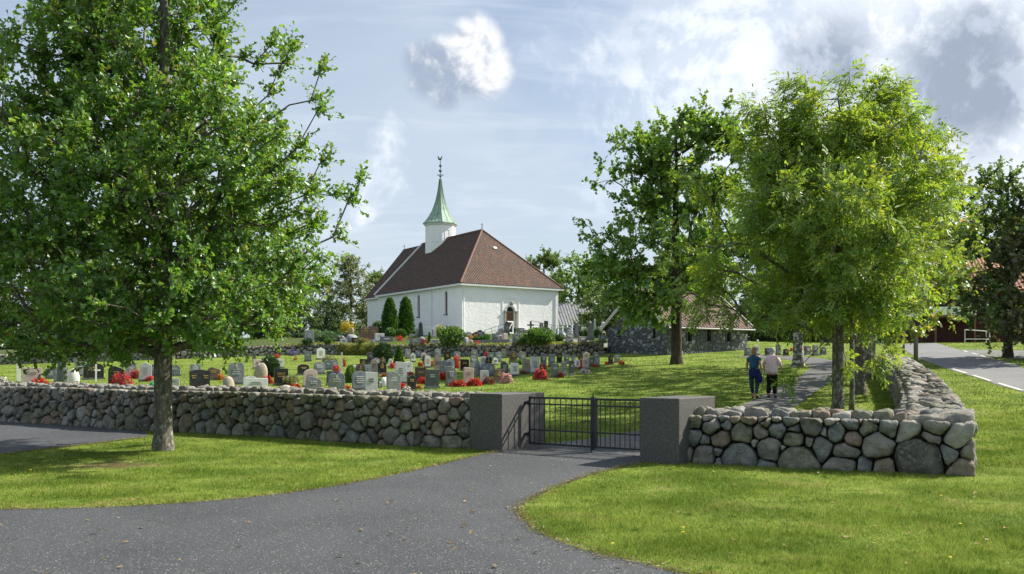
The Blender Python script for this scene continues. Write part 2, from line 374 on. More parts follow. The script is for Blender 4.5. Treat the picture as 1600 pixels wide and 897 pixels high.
# ------------------------------------------------------------------ field stone walls
SPK = dict(col3=(.23, .23, .185), ns3=11, f3=(.50, .70), bump=.9, bs=15, bd=.05, rough=.92, spec=.15)
STONE = [mat('stone_grey', (.15, .143, .128), (.255, .243, .217), 5, **SPK), mat('stone_bluegrey', (.115, .127, .128), (.21, .22, .21), 5, **SPK),
         mat('stone_brown', (.155, .128, .096), (.255, .215, .165), 5, **SPK), mat('stone_pink', (.18, .132, .105), (.26, .19, .152), 5, **SPK),
         mat('stone_dark', (.075, .072, .064), (.14, .133, .115), 5, **SPK), mat('stone_pale', (.24, .235, .21), (.32, .31, .28), 5, **SPK),
         mat('stone_green', (.115, .12, .085), (.21, .21, .155), 5, **SPK)]
CORE = mat('wall_core', (.035, .034, .03), (.06, .055, .048), 12, bump=1, bs=14, bd=.06)
def clip(poly, nx, ny, c_):
    out = []; m_ = len(poly)
    for i in range(m_):
        a, b = poly[i], poly[(i+1) % m_]; fa = nx*a[0]+ny*a[1]-c_; fb = nx*b[0]+ny*b[1]-c_
        if fa <= 0: out.append(a)
        if (fa < 0) != (fb < 0) and fa != fb:
            k = fa/(fa-fb); out.append((a[0]+(b[0]-a[0])*k, a[1]+(b[1]-a[1])*k))
    return out
def power_cells(S, rad, bounds, nb=26):
    S = np.asarray(S, float); rad = np.asarray(rad, float); out = []
    for i in range(len(S)):
        poly = list(bounds); dd = ((S-S[i])**2).sum(1); order = np.argsort(dd)[1:nb]
        for j in order:
            dv = S[j]-S[i]; L = dd[j]
            if L < 1e-9: continue
            c_ = (L + rad[i]**2 - rad[j]**2)/2 + dv@S[i]
            poly = clip(poly, dv[0], dv[1], c_)
            if len(poly) < 3: break
        out.append(poly)
    return out
def scatter(w, h, rfun, tries, r_=None):
    """dart throwing with position dependent radius"""
    r_ = r_ or random; S = []; Q = []
    for _ in range(tries):
        p = (r_.uniform(0, w), r_.uniform(0, h)); q = rfun(p, r_)
        ok = True
        for a, b in zip(reversed(S[-4000:]), reversed(Q[-4000:])):
            if abs(a[0]-p[0]) < 1.2 and (a[0]-p[0])**2+(a[1]-p[1])**2 < ((q+b)*.86)**2: ok = False; break
        if ok: S.append(p); Q.append(q)
    return S, Q
def chaikin(p, k=2):
    for _ in range(k):
        o = []
        for i in range(len(p)):
            a, b = p[i], p[(i+1) % len(p)]
            o += [(a[0]*.84+b[0]*.16, a[1]*.84+b[1]*.16), (a[0]*.16+b[0]*.84, a[1]*.16+b[1]*.84)]
        p = o
    return p
def resample(p, n):
    P = np.array(p+[p[0]]); s = np.r_[0, np.cumsum(np.hypot(*np.diff(P, axis=0).T))]
    k = np.linspace(0, s[-1], n+1)[:-1]; return np.stack([np.interp(k, s, P[:, 0]), np.interp(k, s, P[:, 1])], 1)
def stone_shape(poly, depth, gap, n=18, r_=None, rough=.03, rings=((-.30, .94), (.22, 1.0), (.70, .965), (.93, .83), (1.0, .46))):
    """rounded stone from a 2D cell -> verts (p,q,depth), faces"""
    r_ = r_ or random
    ar = 0
    for i in range(len(poly)):
        a, b = poly[i], poly[(i+1) % len(poly)]; ar += a[0]*b[1]-a[1]*b[0]
    if abs(ar) < .004: return None
    if ar < 0: poly = poly[::-1]
    P = resample(chaikin(poly, 1), n); c_ = P.mean(0); size = math.sqrt(abs(ar)/2)
    P = c_+(P-c_)*max(.3, 1-gap/size)
    ph = [r_.uniform(0, 6.28) for _ in range(4)]; V = []; F = []
    tilt = np.array([r_.uniform(-.18, .18), r_.uniform(-.18, .18)])
    dp = depth*r_.uniform(.75, 1.25)
    for k, (dz_, sc_) in enumerate(rings):
        for i, q in enumerate(P):
            an = 2*math.pi*i/n
            w = 1+rough*(math.sin(2*an+ph[0]+k*.7)+.7*math.sin(3*an+ph[1]-k*.9)+.5*math.sin(5*an+ph[2]+k*1.7))*(0 if k < 2 else 1)
            o = c_+(q-c_)*sc_*w
            V.append((o[0], o[1], dp*dz_+float((o-c_)@tilt)*(1 if k > 1 else 0)+(rough*dp*.9*math.sin(3*an+ph[3]+k*2) if k > 1 else 0)))
    V.append((c_[0], c_[1], dp*1.02)); nr = len(rings)
    am = .075*size+.010; of = Vector((r_.uniform(-50, 50), r_.uniform(-50, 50), r_.uniform(-50, 50)))
    for k in range(n, len(V)):
        w_ = mnoise.noise_vector(Vector(V[k])*(2.1/max(size, .08))+of)*am + mnoise.noise_vector(Vector(V[k])*(6/max(size, .08))+of)*am*.35
        V[k] = (V[k][0]+w_.x, V[k][1]+w_.y, V[k][2]+w_.z*1.6)
    for k in range(nr-1):
        for i in range(n): F.append((k*n+i, k*n+(i+1) % n, (k+1)*n+(i+1) % n, (k+1)*n+i))
    for i in range(n): F.append(((nr-1)*n+i, (nr-1)*n+(i+1) % n, nr*n))
    return V, F, c_, size
def poly_path(pts):
    P = np.array([(p[0], p[1]) for p in pts]); s = np.r_[0, np.cumsum(np.hypot(*np.diff(P, axis=0).T))]
    D = np.gradient(P, axis=0) if len(P) > 2 else np.repeat((P[1:]-P[:1]), 2, 0)
    D /= np.hypot(D[:, 0], D[:, 1])[:, None]
    def f(k):
        x, y = np.interp(k, s, P[:, 0]), np.interp(k, s, P[:, 1]); dx_, dy_ = np.interp(k, s, D[:, 0]), np.interp(k, s, D[:, 1]); l = math.hypot(dx_, dy_)
        return x, y, dy_/l, -dx_/l                      # point and outward normal (right of the path)
    return f, s[-1]
def face_map(f, batter=.10, off=0):
    def M_(p, q, dpt):
        x, y, nx, ny = f(p); o = dpt+off-batter*q
        return (x+nx*o, y+ny*o, float(H0(x, y))+q)
    return M_
def pick_stone(r_, palette=None): return STONE[r_.choices(range(7), palette or (6, 3.5, 4.5, 1.4, 4, 2, 4))[0]]
def build_stones(cells, M_, parent, depth, gap, r_, n=18, name='stone', joined=None, inv_scale=None, pal=None, jm=None):
    JV = []; JF = []
    for c_ in cells:
        if len(c_) < 3: continue
        if inv_scale: c_ = [(a*inv_scale[0], b*inv_scale[1]) for a, b in c_]
        q = stone_shape(c_, depth, gap, n, r_)
        if not q: continue
        V, F, cc, size = q; W_ = [M_(*v) for v in V]
        if joined: b = len(JV); JV += W_; JF += [tuple(i+b for i in f_) for f_ in F]
        else:
            o = np.mean(W_, 0); me_v = [tuple(np.array(w)-o) for w in W_]
            ob = mesh_obj(name, me_v, F, pick_stone(r_, pal), parent, True); ob.location = tuple(o)
    if joined and JV:
        return tag(mesh_obj(joined, JV, JF, jm or STONE[0], parent, True), kind='stuff')
def core_mesh(f, L, h, thick, parent, n=40, batter=.10, inset=.05, m_=None, h0=0):
    V = []; F = []
    for k in range(n+1):
        x, y, nx, ny = f(L*k/n); z = float(H0(x, y))
        for o, q in ((-inset, -.3), (-inset-batter*h, h-.06), (-thick+batter*h, h-.06), (-thick, -.3)): V.append((x+nx*o, y+ny*o, z+q))
    for k in range(n):
        for j in range(4): F.append((k*4+j, k*4+(j+1) % 4, (k+1)*4+(j+1) % 4, (k+1)*4+j))
    F += [(0, 3, 2, 1), (n*4, n*4+1, n*4+2, n*4+3)]
    return mesh_obj('core', V, [f_[::-1] for f_ in F], m_ or CORE, parent)
def top_map(f, h, inner, thick, batter):
    def M_(p, q, dpt):
        x, y, nx, ny = f(p); o = -batter*h-inner-q
        return (x+nx*o, y+ny*o, float(H0(x, y))+h-.05+dpt)
    return M_
# --- long wall left of the gate
wl = [gp(*p) for p in ((-230, 648), (-110, 653), (0, 658.5), (100, 663), (200, 671), (340, 677), (440, 683), (540, 690), (640, 696), (741, 701))]
f, L = poly_path(wl); rr = random.Random(11); HW = 1.06
root = empty('field_stone_wall', (0, 0, 0), 0, 'long grey field stone wall running left from the gate behind the big oak', 'stone wall')
def rf(p, r_): return (r_.uniform(.17, .27) if p[1] < .36 else r_.uniform(.08, .16)) if r_.random() < .75 else r_.uniform(.06, .24)
S, Q = scatter(L, HW, rf, 26000, rr)
cells = power_cells(S, Q, [(0, -.05), (L, -.05), (L, HW), (0, HW)])
near = sorted(range(len(cells)), key=lambda i: -S[i][0])
vis = near[:290]; rest = near[290:]
build_stones([cells[i] for i in vis], face_map(f), root, .19, .021, rr)
build_stones([cells[i] for i in rest], face_map(f), root, .17, .016, rr, joined='stone_facing', n=10)
core_mesh(f, L, HW, .95, root)
S, Q = scatter(L, .70, lambda p, r_: r_.uniform(.10, .19), 9000, rr)
build_stones(power_cells(S, Q, [(0, 0), (L, 0), (L, .70), (0, .70)]), top_map(f, HW, .02, .9, .10), root, .13, .012, rr, n=10, joined='top_rubble', jm=STONE[0])
# --- short wall right of the gate: every stone after the photograph
rc = 2.857
RS = [(135,505,28),(195,478,25),(262,482,22),(210,530,35),(275,522,20),(313,485,20),(375,495,30),(345,565,50),(420,557,33),(450,515,22),(440,472,18),(500,545,35),(497,490,15),(560,497,32),(575,543,25),(655,525,48),(740,492,28),(720,555,18),(765,555,42),(830,515,35),(858,495,15),(905,535,35),(915,490,20),(1000,535,35),(1080,555,42),
 (130,585,32),(175,597,16),(250,587,40),(405,597,12),(460,633,50),(550,637,18),(575,593,42),(650,600,14),(695,615,35),(805,643,40),(832,583,35),(945,617,55),(1180,595,35),(1290,600,38),(103,645,18),(175,660,48),(250,692,10),(330,672,75),(445,690,16),(590,682,72),(797,705,45),(900,708,18),(970,712,40),(1130,680,98),(1265,650,38),(1340,650,25),(1330,712,40),(1200,550,20),(240,640,8)]
wr0, wr1 = gp(1074, 722), gp(1524, 743)
f, L = poly_path([wr0, ((wr0[0]+wr1[0])/2, (wr0[1]+wr1[1])/2), wr1]); HR = .86
root = empty('field_stone_wall', (0, 0, 0), 0, 'short wall of large rounded boulders right of the gate, ending in a square corner', 'stone wall')
root_r = root
S = []; Q = []
for cx, cy, r0 in RS:
    px = 1040+cx/rc; py = 480+cy/rc; fr = (px-1074)/450
    # invert the perspective of the face: same pixel column at the wall base
    lo, hi = 0, L
    for _ in range(30):
        mid = (lo+hi)/2; x, y, _n, _m = f(mid)
        if x/y*FPX+800 < px: lo = mid
        else: hi = mid
    x, y, _n, _m = f(lo); z = CAMH-(py-HOR)*y/FPX - float(H0(x, y))
    S.append((lo, min(max(z, .03), HR-.05))); Q.append(r0/rc*y/FPX)
cells = power_cells(S, Q, [(.0, -.06), (L, -.06), (L, HR), (0, HR)])
rr = random.Random(5)
build_stones(cells, face_map(f, .06), root, .18, .021, rr, n=26, pal=(6, 5, 2, 2, 1, 3, 3))
core_mesh(f, L-.12, HR-.02, .85, root, batter=.06)
S, Q = scatter(L-1.0, .62, lambda p, r_: r_.uniform(.12, .18), 4000, rr)
build_stones(power_cells(S, Q, [(0, 0), (L-1.0, 0), (L-1.0, .62), (0, .62)]), top_map(f, HR, .04, .8, .06), root, .15, .012, rr, n=12, name='top_stone')
# --- wall running back beside the road
H9 = lambda x, y: H0(x, y)+.80
def gp9(px, py): v = ray(px, py, H9); return (v.x, v.y)
inn = [gp9(*p) for p in ((1414, 664), (1421, 630), (1416, 612), (1404, 585), (1392, 567), (1386, 561), (1382, 557))]
out = [gp9(*p) for p in ((1512, 667), (1495, 634), (1477, 606), (1456, 585), (1426, 567), (1410, 560), (1398, 556))]
mid_ = [((a[0]+b[0])/2, (a[1]+b[1])/2) for a, b in zip(inn, out)]
q_ = Vector((mid_[1][0]-mid_[0][0], mid_[1][1]-mid_[0][1])).normalized()*.95; mid_[0] = (mid_[0][0]+q_.x, mid_[0][1]+q_.y)
root = empty('field_stone_wall', (0, 0, 0), 0, 'wide dry stone wall with jagged top running back along the road', 'stone wall')
wid = [math.dist(a, b) for a, b in zip(inn, out)]
# resample evenly, width about 1 m
cl = smooth_line(mid_, 5); f, L = poly_path(cl); HT = .80; TW = .98
fm = lambda k: (lambda q: (q[0], q[1], q[2], q[3]))(f(k))
def fin(k):
    x, y, nx, ny = f(L-k); return x-nx*TW/2, y-ny*TW/2, -nx, -ny
def fout(k):
    x, y, nx, ny = f(k); return x+nx*TW/2, y+ny*TW/2, nx, ny
rr = random.Random(21)
S, Q = scatter(L*1.7, TW, lambda p, r_: r_.uniform(.16, .27), 12000, rr)
cells = power_cells(S, Q, [(0, 0), (L*1.7, 0), (L*1.7, TW), (0, TW)])
order = sorted(range(len(S)), key=lambda i: S[i][0])
def mtop(p, q, dpt):
    x, y, nx, ny = f(p); o = TW/2-q
    return (x+nx*o, y+ny*o, float(H0(x, y))+HT-.06+dpt)
PALT = (7, 4, 2, .5, 4, 2, 3)
build_stones([cells[i] for i in order[:170]], mtop, root, .17, .035, rr, n=12, name='top_stone', inv_scale=(1/1.7, 1), pal=PALT)
build_stones([cells[i] for i in order[170:]], mtop, root, .13, .02, rr, n=8, joined='top_rubble', inv_scale=(1/1.7, 1), jm=STONE[5])
S, Q = scatter(L, HT*1.5, lambda p, r_: r_.uniform(.12, .24), 14000, rr)
cells = power_cells(S, Q, [(0, -.05), (L, -.05), (L, HT*1.5), (0, HT*1.5)])
order = sorted(range(len(S)), key=lambda i: -S[i][0])
MI = face_map(fin, .05)
build_stones([cells[i] for i in order[:125]], MI, root, .13, .02, rr, n=12, inv_scale=(1, 1/1.5), pal=PALT)
build_stones([cells[i] for i in order[125:]], MI, root, .13, .02, rr, n=8, joined='stone_facing', inv_scale=(1, 1/1.5), jm=STONE[0])
S, Q = scatter(L, HT*1.4, lambda p, r_: r_.uniform(.16, .26), 9000, rr)
build_stones(power_cells(S, Q, [(0, -.05), (L, -.05), (L, HT*1.4), (0, HT*1.4)]), face_map(fout, .05), root, .13, .02, rr, n=10, joined='outer_facing', inv_scale=(1, 1/1.4), jm=STONE[0])
core_mesh(fout, L, HT, TW, root, batter=.05)
# flat capping slab over the corner
x, y, nx, ny = poly_path([wr0, wr1])[0](math.dist(wr0, wr1)-.42)
fc, Lc = poly_path([wr0, wr1]); build_stones([[(Lc-1.02, -.03), (Lc-.5, -.06), (Lc+.04, -.02), (Lc+.02, .5), (Lc-.6, .56), (Lc-1.0, .48)]], top_map(fc, HR, 0, .8, .06), root_r, .15, .01, random.Random(2), n=26, name='capping_stone', pal=(1, 0, 0, 0, 0, 0, 0))
# --- retaining wall of the terrace
tl = [(p.x, p.y) for p in TLP]; f, L = poly_path([(-62, TLY[0]+.5)] + tl); HTW = .86
root = empty('retaining_wall', (0, 0, 0), 0, 'low retaining wall of small field stones below the church terrace', 'stone wall')
rr = random.Random(31)
S, Q = scatter(L, HTW, lambda p, r_: r_.uniform(.12, .26), 24000, rr)
cells = power_cells(S, Q, [(0, -.05), (L, -.05), (L, HTW), (0, HTW)])
fm_ = face_map(f, .2)
groups = [[], [], [], []]
for i, c_ in enumerate(cells):
    px = f(S[i][0]); px = px[0]/px[1]*FPX+800
    if 538 < px < 588 and rr.random() < .8: continue
    groups[rr.choices(range(4), (4, 3, 2, 4))[0]].append(c_)
for g_, k in zip(groups, (0, 2, 1, 5)): build_stones(g_, fm_, root, .16, .03, rr, n=8, joined='stone_facing', jm=STONE[k])
core_mesh(f, L, HTW+.04, .7, root, batter=.2)
# ------------------------------------------------------------------ granite gate piers and gate
GRAN = mat('polished_granite', (.045, .045, .045), (.085, .083, .08), 45, rough=.6, spec=.4, col3=(.22, .21, .19), ns3=70, f3=(.53, .66), bump=.1, bs=120, bd=.004)
FD = Vector((.799, -.602, 0)); SD = Vector((.602, .799, 0)); ang = math.atan2(FD.y, FD.x)
def pier(px, py, w, dp, h, label):
    c_ = Vector((*gp(px, py), 0)); z = float(H0(c_.x, c_.y))
    o = MB().box(-w, 0, 0, dp, -.25, h).build('gate_pier', GRAN); o.location = (c_.x, c_.y, z); o.rotation_euler = (0, 0, ang)
    bevel(o, .012, 2); tag(o, label, 'gate pier', 'granite piers beside the gate'); return c_
cL = pier(784, 706, .84, 1.5, 1.16, 'square dark granite pier at the end of the long wall, left of the gate')
cR = pier(1061, 727, .78, 1.5, 1.17, 'square dark granite pier beside the short boulder wall, right of the gate')
IRON = mat('black_iron', (.012, .014, .022), (.02, .022, .03), 20, rough=.45, spec=.5)
g0 = cL + SD*.80; g1 = cR - FD*.78 + SD*.80; gd = (g1-g0); GL = gd.length; ga = math.atan2(gd.y, gd.x); zg = float(H0(*((g0+g1)/2)[:2]))
def leaf(origin, rz, w, label, latch):
    root = empty('gate_leaf', origin, rz, label, 'gate', 'leaves of the iron gate')
    fr = MB(); zt, zb = 1.06, .12
    for z in (zt, zb): fr.box(.0, w, -.02, .02, z-.02, z+.02)
    for x in (.02, w-.02): fr.box(x-.022, x+.022, -.021, .021, zb-.022, zt+.022)
    fr.build('frame', IRON, root)
    for z in (.93, .40): MB().box(.03, w-.03, -.012, .012, z-.016, z+.016).build('rail', IRON, root)
    k = 11; me = None
    for i in range(k):
        x = w*(i+1)/(k+1)
        if me is None: b = MB().tube((0, 0, zb), (0, 0, zt), .010, n=8).build('bar', IRON, root); me = b.data
        else: b = bpy.data.objects.new('bar', me); COL.objects.link(b); b.parent = root
        b.location = (x, 0, 0)
    for z in (.30, .95):
        h = MB().box(-.11, .03, -.03, .03, z-.03, z+.03).tube((-.02, 0, z-.05), (-.02, 0, z+.05), .025).build('hinge', IRON, root)
    if latch:
        MB().box(w-.05, w+.03, -.035, .035, .06, 1.10).build('meeting_post', IRON, root)
        MB().tube((w-.02, -.045, -.06), (w-.02, -.045, .42), .011).box(w-.04, w, -.06, -.03, .36, .42).build('drop_bolt', IRON, root)
        MB().tube((w-.01, 0, 1.08), (w-.01, 0, 1.14), .018).build('post_cap', IRON, root)
        MB().tube((w-.18, -.05, .62), (w-.03, -.05, .62), .008).build('latch_handle', IRON, root)
    return root
gdn = gd.normalized(); w1 = min(1.72, GL*.53)
o = leaf((g0.x+gdn.x*.10, g0.y+gdn.y*.10, zg), ga, w1-.10, 'black iron gate leaf with centre post, hung on the left pier', True)
o = leaf((g1.x-gdn.x*.10, g1.y-gdn.y*.10, zg), ga+math.pi, GL-w1-.15, 'black iron gate leaf hung on the right pier, partly hidden by it', False)
# ------------------------------------------------------------------ church
def plaster(name):
    m_ = bpy.data.materials.new(name); m_.use_nodes = True; q = NT(m_.node_tree)
    P = q.n('ShaderNodeNewGeometry').outputs['Position']
    c_ = q.mix(q.ss(q.noise(P, .7, 6, .6), .3, .7), (.82, .83, .85), (.89, .89, .89))
    c_ = q.mix(q.m('MULTIPLY', q.ss(q.noise(q.vm('MULTIPLY', P, (1, 1, .25)), 2.2, 6, .65), .56, .78), .38), c_, (.60, .60, .57))
    b = q.n('ShaderNodeBsdfPrincipled'); q.put(b.inputs['Base Color'], c_); b.inputs['Roughness'].default_value = .9; b.inputs['Specular IOR Level'].default_value = .1
    bn = q.n('ShaderNodeBump'); bn.inputs['Strength'].default_value = .7; bn.inputs['Distance'].default_value = .07
    q.put(bn.inputs['Height'], q.noise(P, 2.9, 9, .68, .9)); q.l.new(bn.outputs[0], b.inputs['Normal'])
    q.l.new(b.outputs[0], q.n('ShaderNodeOutputMaterial').inputs[0]); return m_
PLAST = plaster('whitewashed_plaster')
def tiles(name, lo, hi, dirt, cw=.24, ch=.34, tx=1.0, ty=0.0):
    """clay tiles: courses follow height, columns follow the two horizontal axes of the object"""
    m_ = bpy.data.materials.new(name); m_.use_nodes = True; q = NT(m_.node_tree)
    T = q.n('ShaderNodeTexCoord').outputs['Object']; N_ = q.n('ShaderNodeTexCoord').outputs['Normal']
    sx_ = q.n('ShaderNodeSeparateXYZ'); q.l.new(T, sx_.inputs[0]); sn = q.n('ShaderNodeSeparateXYZ'); q.l.new(N_, sn.inputs[0])
    isx = q.m('GREATER_THAN', q.m('ABSOLUTE', sn.outputs[0]), q.m('ABSOLUTE', sn.outputs[1]))
    along = q.m('ADD', q.m('MULTIPLY', sx_.outputs[1], isx), q.m('MULTIPLY', sx_.outputs[0], q.m('SUBTRACT', 1.0, isx)))
    cb = q.n('ShaderNodeCombineXYZ'); q.put(cb.inputs[0], along); q.put(cb.inputs[1], q.m('MULTIPLY', sx_.outputs[2], 1.38))
    br = q.n('ShaderNodeTexBrick'); br.offset = 0; q.l.new(cb.outputs[0], br.inputs['Vector'])
    br.inputs['Color1'].default_value = (*lo, 1); br.inputs['Color2'].default_value = (*hi, 1); br.inputs['Mortar'].default_value = (lo[0]*.35, lo[1]*.35, lo[2]*.35, 1)
    br.inputs['Scale'].default_value = 1; br.inputs['Brick Width'].default_value = cw; br.inputs['Row Height'].default_value = ch
    br.inputs['Mortar Size'].default_value = .022; br.inputs['Mortar Smooth'].default_value = .5; br.inputs['Bias'].default_value = -.1
    P = q.n('ShaderNodeNewGeometry').outputs['Position']
    c_ = q.mix(q.m('MULTIPLY', q.ss(q.noise(P, .8, 7, .7), .42, .66), .75), br.outputs[0], dirt)
    c_ = q.mix(q.m('MULTIPLY', q.ss(q.noise(P, 5.0, 5, .7), .55, .7), .4), c_, (.30, .27, .22))
    b = q.n('ShaderNodeBsdfPrincipled'); q.put(b.inputs['Base Color'], c_); b.inputs['Roughness'].default_value = .85; b.inputs['Specular IOR Level'].default_value = .2
    wv = q.m('SINE', q.m('MULTIPLY', along, 6.283/cw)); fr = q.m('FRACT', q.m('MULTIPLY', sx_.outputs[2], 1.38/ch))
    bn = q.n('ShaderNodeBump'); bn.inputs['Strength'].default_value = 1; bn.inputs['Distance'].default_value = .05
    q.put(bn.inputs['Height'], q.m('ADD', q.m('MULTIPLY', wv, .5), q.m('MULTIPLY', fr, -1.2))); q.l.new(bn.outputs[0], b.inputs['Normal'])
    q.l.new(b.outputs[0], q.n('ShaderNodeOutputMaterial').inputs[0]); return m_
ROOFT = tiles('church_roof_tile', (.082, .049, .038), (.128, .078, .060), (.060, .050, .044))
TRIM = mat('white_paint', (.78, .78, .78), (.72, .73, .73), 4, rough=.6)
GLASS = mat('dark_window_glass', (.018, .02, .026), rough=.12, spec=.6)
WOOD = mat('oiled_oak', (.20, .125, .072), (.13, .08, .045), 9, rough=.65, stretch=(1, 1, .15), bump=.2, bs=40, bd=.01)
SAND = mat('carved_sandstone', (.36, .32, .25), (.27, .24, .19), 7, bump=.3, bs=30, bd=.02)
LEAD = mat('dark_lead', (.05, .06, .065), (.08, .09, .09), 8, rough=.5, spec=.5)
GREYS = mat('grey_granite', (.20, .205, .21), (.27, .27, .27), 9, col3=(.12, .12, .12), ns3=80, f3=(.6, .7), bump=.15, bs=50, bd=.01)
def copper():
    m_ = bpy.data.materials.new('verdigris_copper'); m_.use_nodes = True; q = NT(m_.node_tree)
    P = q.n('ShaderNodeNewGeometry').outputs['Position']
    c_ = q.mix(q.ss(q.noise(q.vm('MULTIPLY', P, (1, 1, .3)), 2.2, 5, .65), .35, .65), (.20, .335, .265), (.30, .42, .33))
    c_ = q.mix(q.m('MULTIPLY', q.ss(q.noise(q.vm('MULTIPLY', P, (1.6, 1.6, .22)), 3.0, 6, .7), .50, .64), .8), c_, (.085, .105, .075))
    b = q.n('ShaderNodeBsdfPrincipled'); q.put(b.inputs['Base Color'], c_); b.inputs['Roughness'].default_value = .55; b.inputs['Specular IOR Level'].default_value = .35
    q.l.new(b.outputs[0], q.n('ShaderNodeOutputMaterial').inputs[0]); return m_
COPPER = copper()
def holed_wall(name, outer, holes, mp, inward, m_, parent, depth=.32):
    """flat wall with openings and their reveals. outer/holes: lists of (p,q) ; mp(p,q)->xyz ; inward: vector"""
    loops = [outer]+holes; flat = [p for l in loops for p in l]
    tri = tessellate_polygon([[Vector((p[0], p[1], 0)) for p in l] for l in loops])
    V = [mp(*p) for p in flat]; F = []
    want = -Vector(inward)
    for a in tri:
        A, B, C_ = (Vector(V[i]) for i in a)
        F.append(tuple(a) if (B-A).cross(C_-A).dot(want) > 0 else tuple(a[::-1]))
    iv = Vector(inward)*depth
    for h in holes:
        b = len(V); V += [tuple(mp(*p)) for p in h]+[tuple(Vector(mp(*p))+iv) for p in h]; k = len(h)
        F += [(b+i, b+(i+1) % k, b+k+(i+1) % k, b+k+i) for i in range(k)]
    return mesh_obj(name, V, F, m_, parent)
def arch(c_, w, z0, zs, zt=None, n=10):
    """outline of an arched opening: centre, width, sill, springing"""
    r = w/2; zt = zt or zs+r
    return [(c_-r, z0), (c_+r, z0)] + [(c_+r*math.cos(math.pi*i/n), zs+(zt-zs)*math.sin(math.pi*i/n)) for i in range(n+1)]
cz = G(-5.57, 100); CH = empty('parish_church', (-5.57, 100, cz), R(34), 'whitewashed stone church with red-brown tiled roof and green copper spire', 'church')
AW, BL, EH, RH = 13.4, 21.5, 6.0, 13.0; ov = .45
dn = [arch(6.5, 1.18, .75, 2.72, 3.32)]
holed_wall('front_wall', [(0, -1), (AW, -1), (AW, EH), (0, EH)], dn, lambda p, q: (p, 0, q), (0, 1, 0), PLAST, CH, .35)
wn = [arch(b, .62, 2.4, 4.75) for b in (3.6, 10.3, 17.4)]
holed_wall('side_wall', [(0, -1), (BL, -1), (BL, EH), (0, EH)], wn, lambda p, q: (0, p, q), (1, 0, 0), PLAST, CH, .28)
MB().add([(AW, 0, -1), (AW, BL, -1), (AW, BL, EH), (AW, 0, EH)], [(0, 1, 2, 3)]).add([(0, BL, -1), (0, BL, EH), (AW, BL, EH), (AW, BL, -1)], [(0, 1, 2, 3)]).build('rear_wall', PLAST, CH)
CI = 1.0; CB = 27.0
c2 = MB(); c2.box(CI, AW-CI, BL+.01, CB, -1, EH); c2.add([(CI, CB, EH), (AW-CI, CB, EH), (AW/2, CB, RH-.3)], [(0, 2, 1)]); c2.build('chancel_wall', PLAST, CH)
for b in (3.6, 10.3, 17.4):
    w = MB().add([(.26, p, q) for p, q in arch(b, .62, 2.4, 4.75)], [tuple(range(13))[::-1]]).build('window', GLASS, CH)
    fr = MB()
    for z in (3.0, 3.6, 4.2, 4.75): fr.box(.20, .25, b-.30, b+.30, z-.025, z+.025)
    fr.box(.195, .255, b-.03, b+.03, 2.4, 5.02); fr.box(.19, .25, b-.31, b-.25, 2.4, 4.75); fr.box(.19, .25, b+.25, b+.31, 2.4, 4.75)
    fr.build('frame', mat('brown_window_frame', (.11, .055, .035), rough=.6), w)
    MB().box(-.10, .2, b-.42, b+.42, 2.30, 2.39).build('sill', LEAD, w)
# roofs
def slab(mb, P, th):
    P = [Vector(p) for p in P]; nrm = (P[1]-P[0]).cross(P[2]-P[0]).normalized()*th; k = len(P)
    mb.add(P+[p-nrm for p in P], [tuple(range(k)), tuple(range(2*k-1, k-1, -1))]+[(i, k+i, k+(i+1) % k, (i+1) % k) for i in range(k)])
sl = (RH-EH)/(AW/2); ez = EH-ov*sl+.18; hb = 6.5; rb = BL+.15
for nm, P in (('side_roof', [(-ov, rb, ez), (-ov, -ov, ez), (AW/2, hb, RH), (AW/2, rb, RH)]), ('front_roof', [(-ov, -ov, ez), (AW+ov, -ov, ez), (AW/2, hb, RH)]),
              ('far_roof', [(AW+ov, -ov, ez), (AW+ov, rb, ez), (AW/2, rb, RH), (AW/2, hb, RH)])):
    mb = MB(); slab(mb, P, .16); mb.build(nm, ROOFT, CH)
for s in (-1, 1):
    mb = MB(); x0 = AW/2+s*(AW/2-CI+ov-.1); zc = ez-.05
    P = [(x0, CB+.3, zc), (x0, rb+.02, zc), (AW/2, rb+.02, RH-.12), (AW/2, CB+.3, RH-.12)]
    slab(mb, P if s < 0 else P[::-1], .15); mb.build('chancel_roof', ROOFT, CH)
fa = MB(); fz = ez-.02
fa.box(-ov+.02, AW+ov-.02, -ov+.03, -ov+.08, fz-.24, fz-.03).box(-ov+.03, -ov+.08, -ov+.09, rb, fz-.24, fz-.03)
fa.box(-ov+.08, AW+ov-.05, -ov+.08, .0, fz-.21, fz-.17).box(-ov+.08, 0, .0, rb, fz-.21, fz-.17)
fa.box(CI-ov+.15, CI-ov+.2, rb, CB+.2, fz-.26, fz-.06); fa.build('fascia', TRIM, CH)
v = MB()
v.bar((-ov-.02, rb+.02, ez+.03), (AW/2, rb+.02, RH+.05), .18, .24); v.bar((AW+ov+.02, rb+.02, ez+.03), (AW/2, rb+.02, RH+.05), .18, .24); v.build('verge_board', TRIM, CH)
rg = MB(); HIPT = mat('hip_tile', (.20, .125, .10), (.15, .09, .07), 6)
rg.tube((AW/2, hb, RH+.02), (AW/2, rb, RH+.02), .12, n=8).tube((-ov, -ov, ez+.02), (AW/2, hb, RH+.02), .11, n=8).tube((AW+ov, -ov, ez+.02), (AW/2, hb, RH+.02), .11, n=8)
rg.build('ridge_tiles', HIPT, CH)
MB().tube((AW/2, hb, RH), (AW/2, hb, RH+.85), .04).tube((AW/2-.2, hb, RH+.62), (AW/2+.2, hb, RH+.62), .03).lathe([(.02, RH+.2), (.12, RH+.28), (.02, RH+.38)], 8, (AW/2, hb)).build('ridge_cross', LEAD, CH)
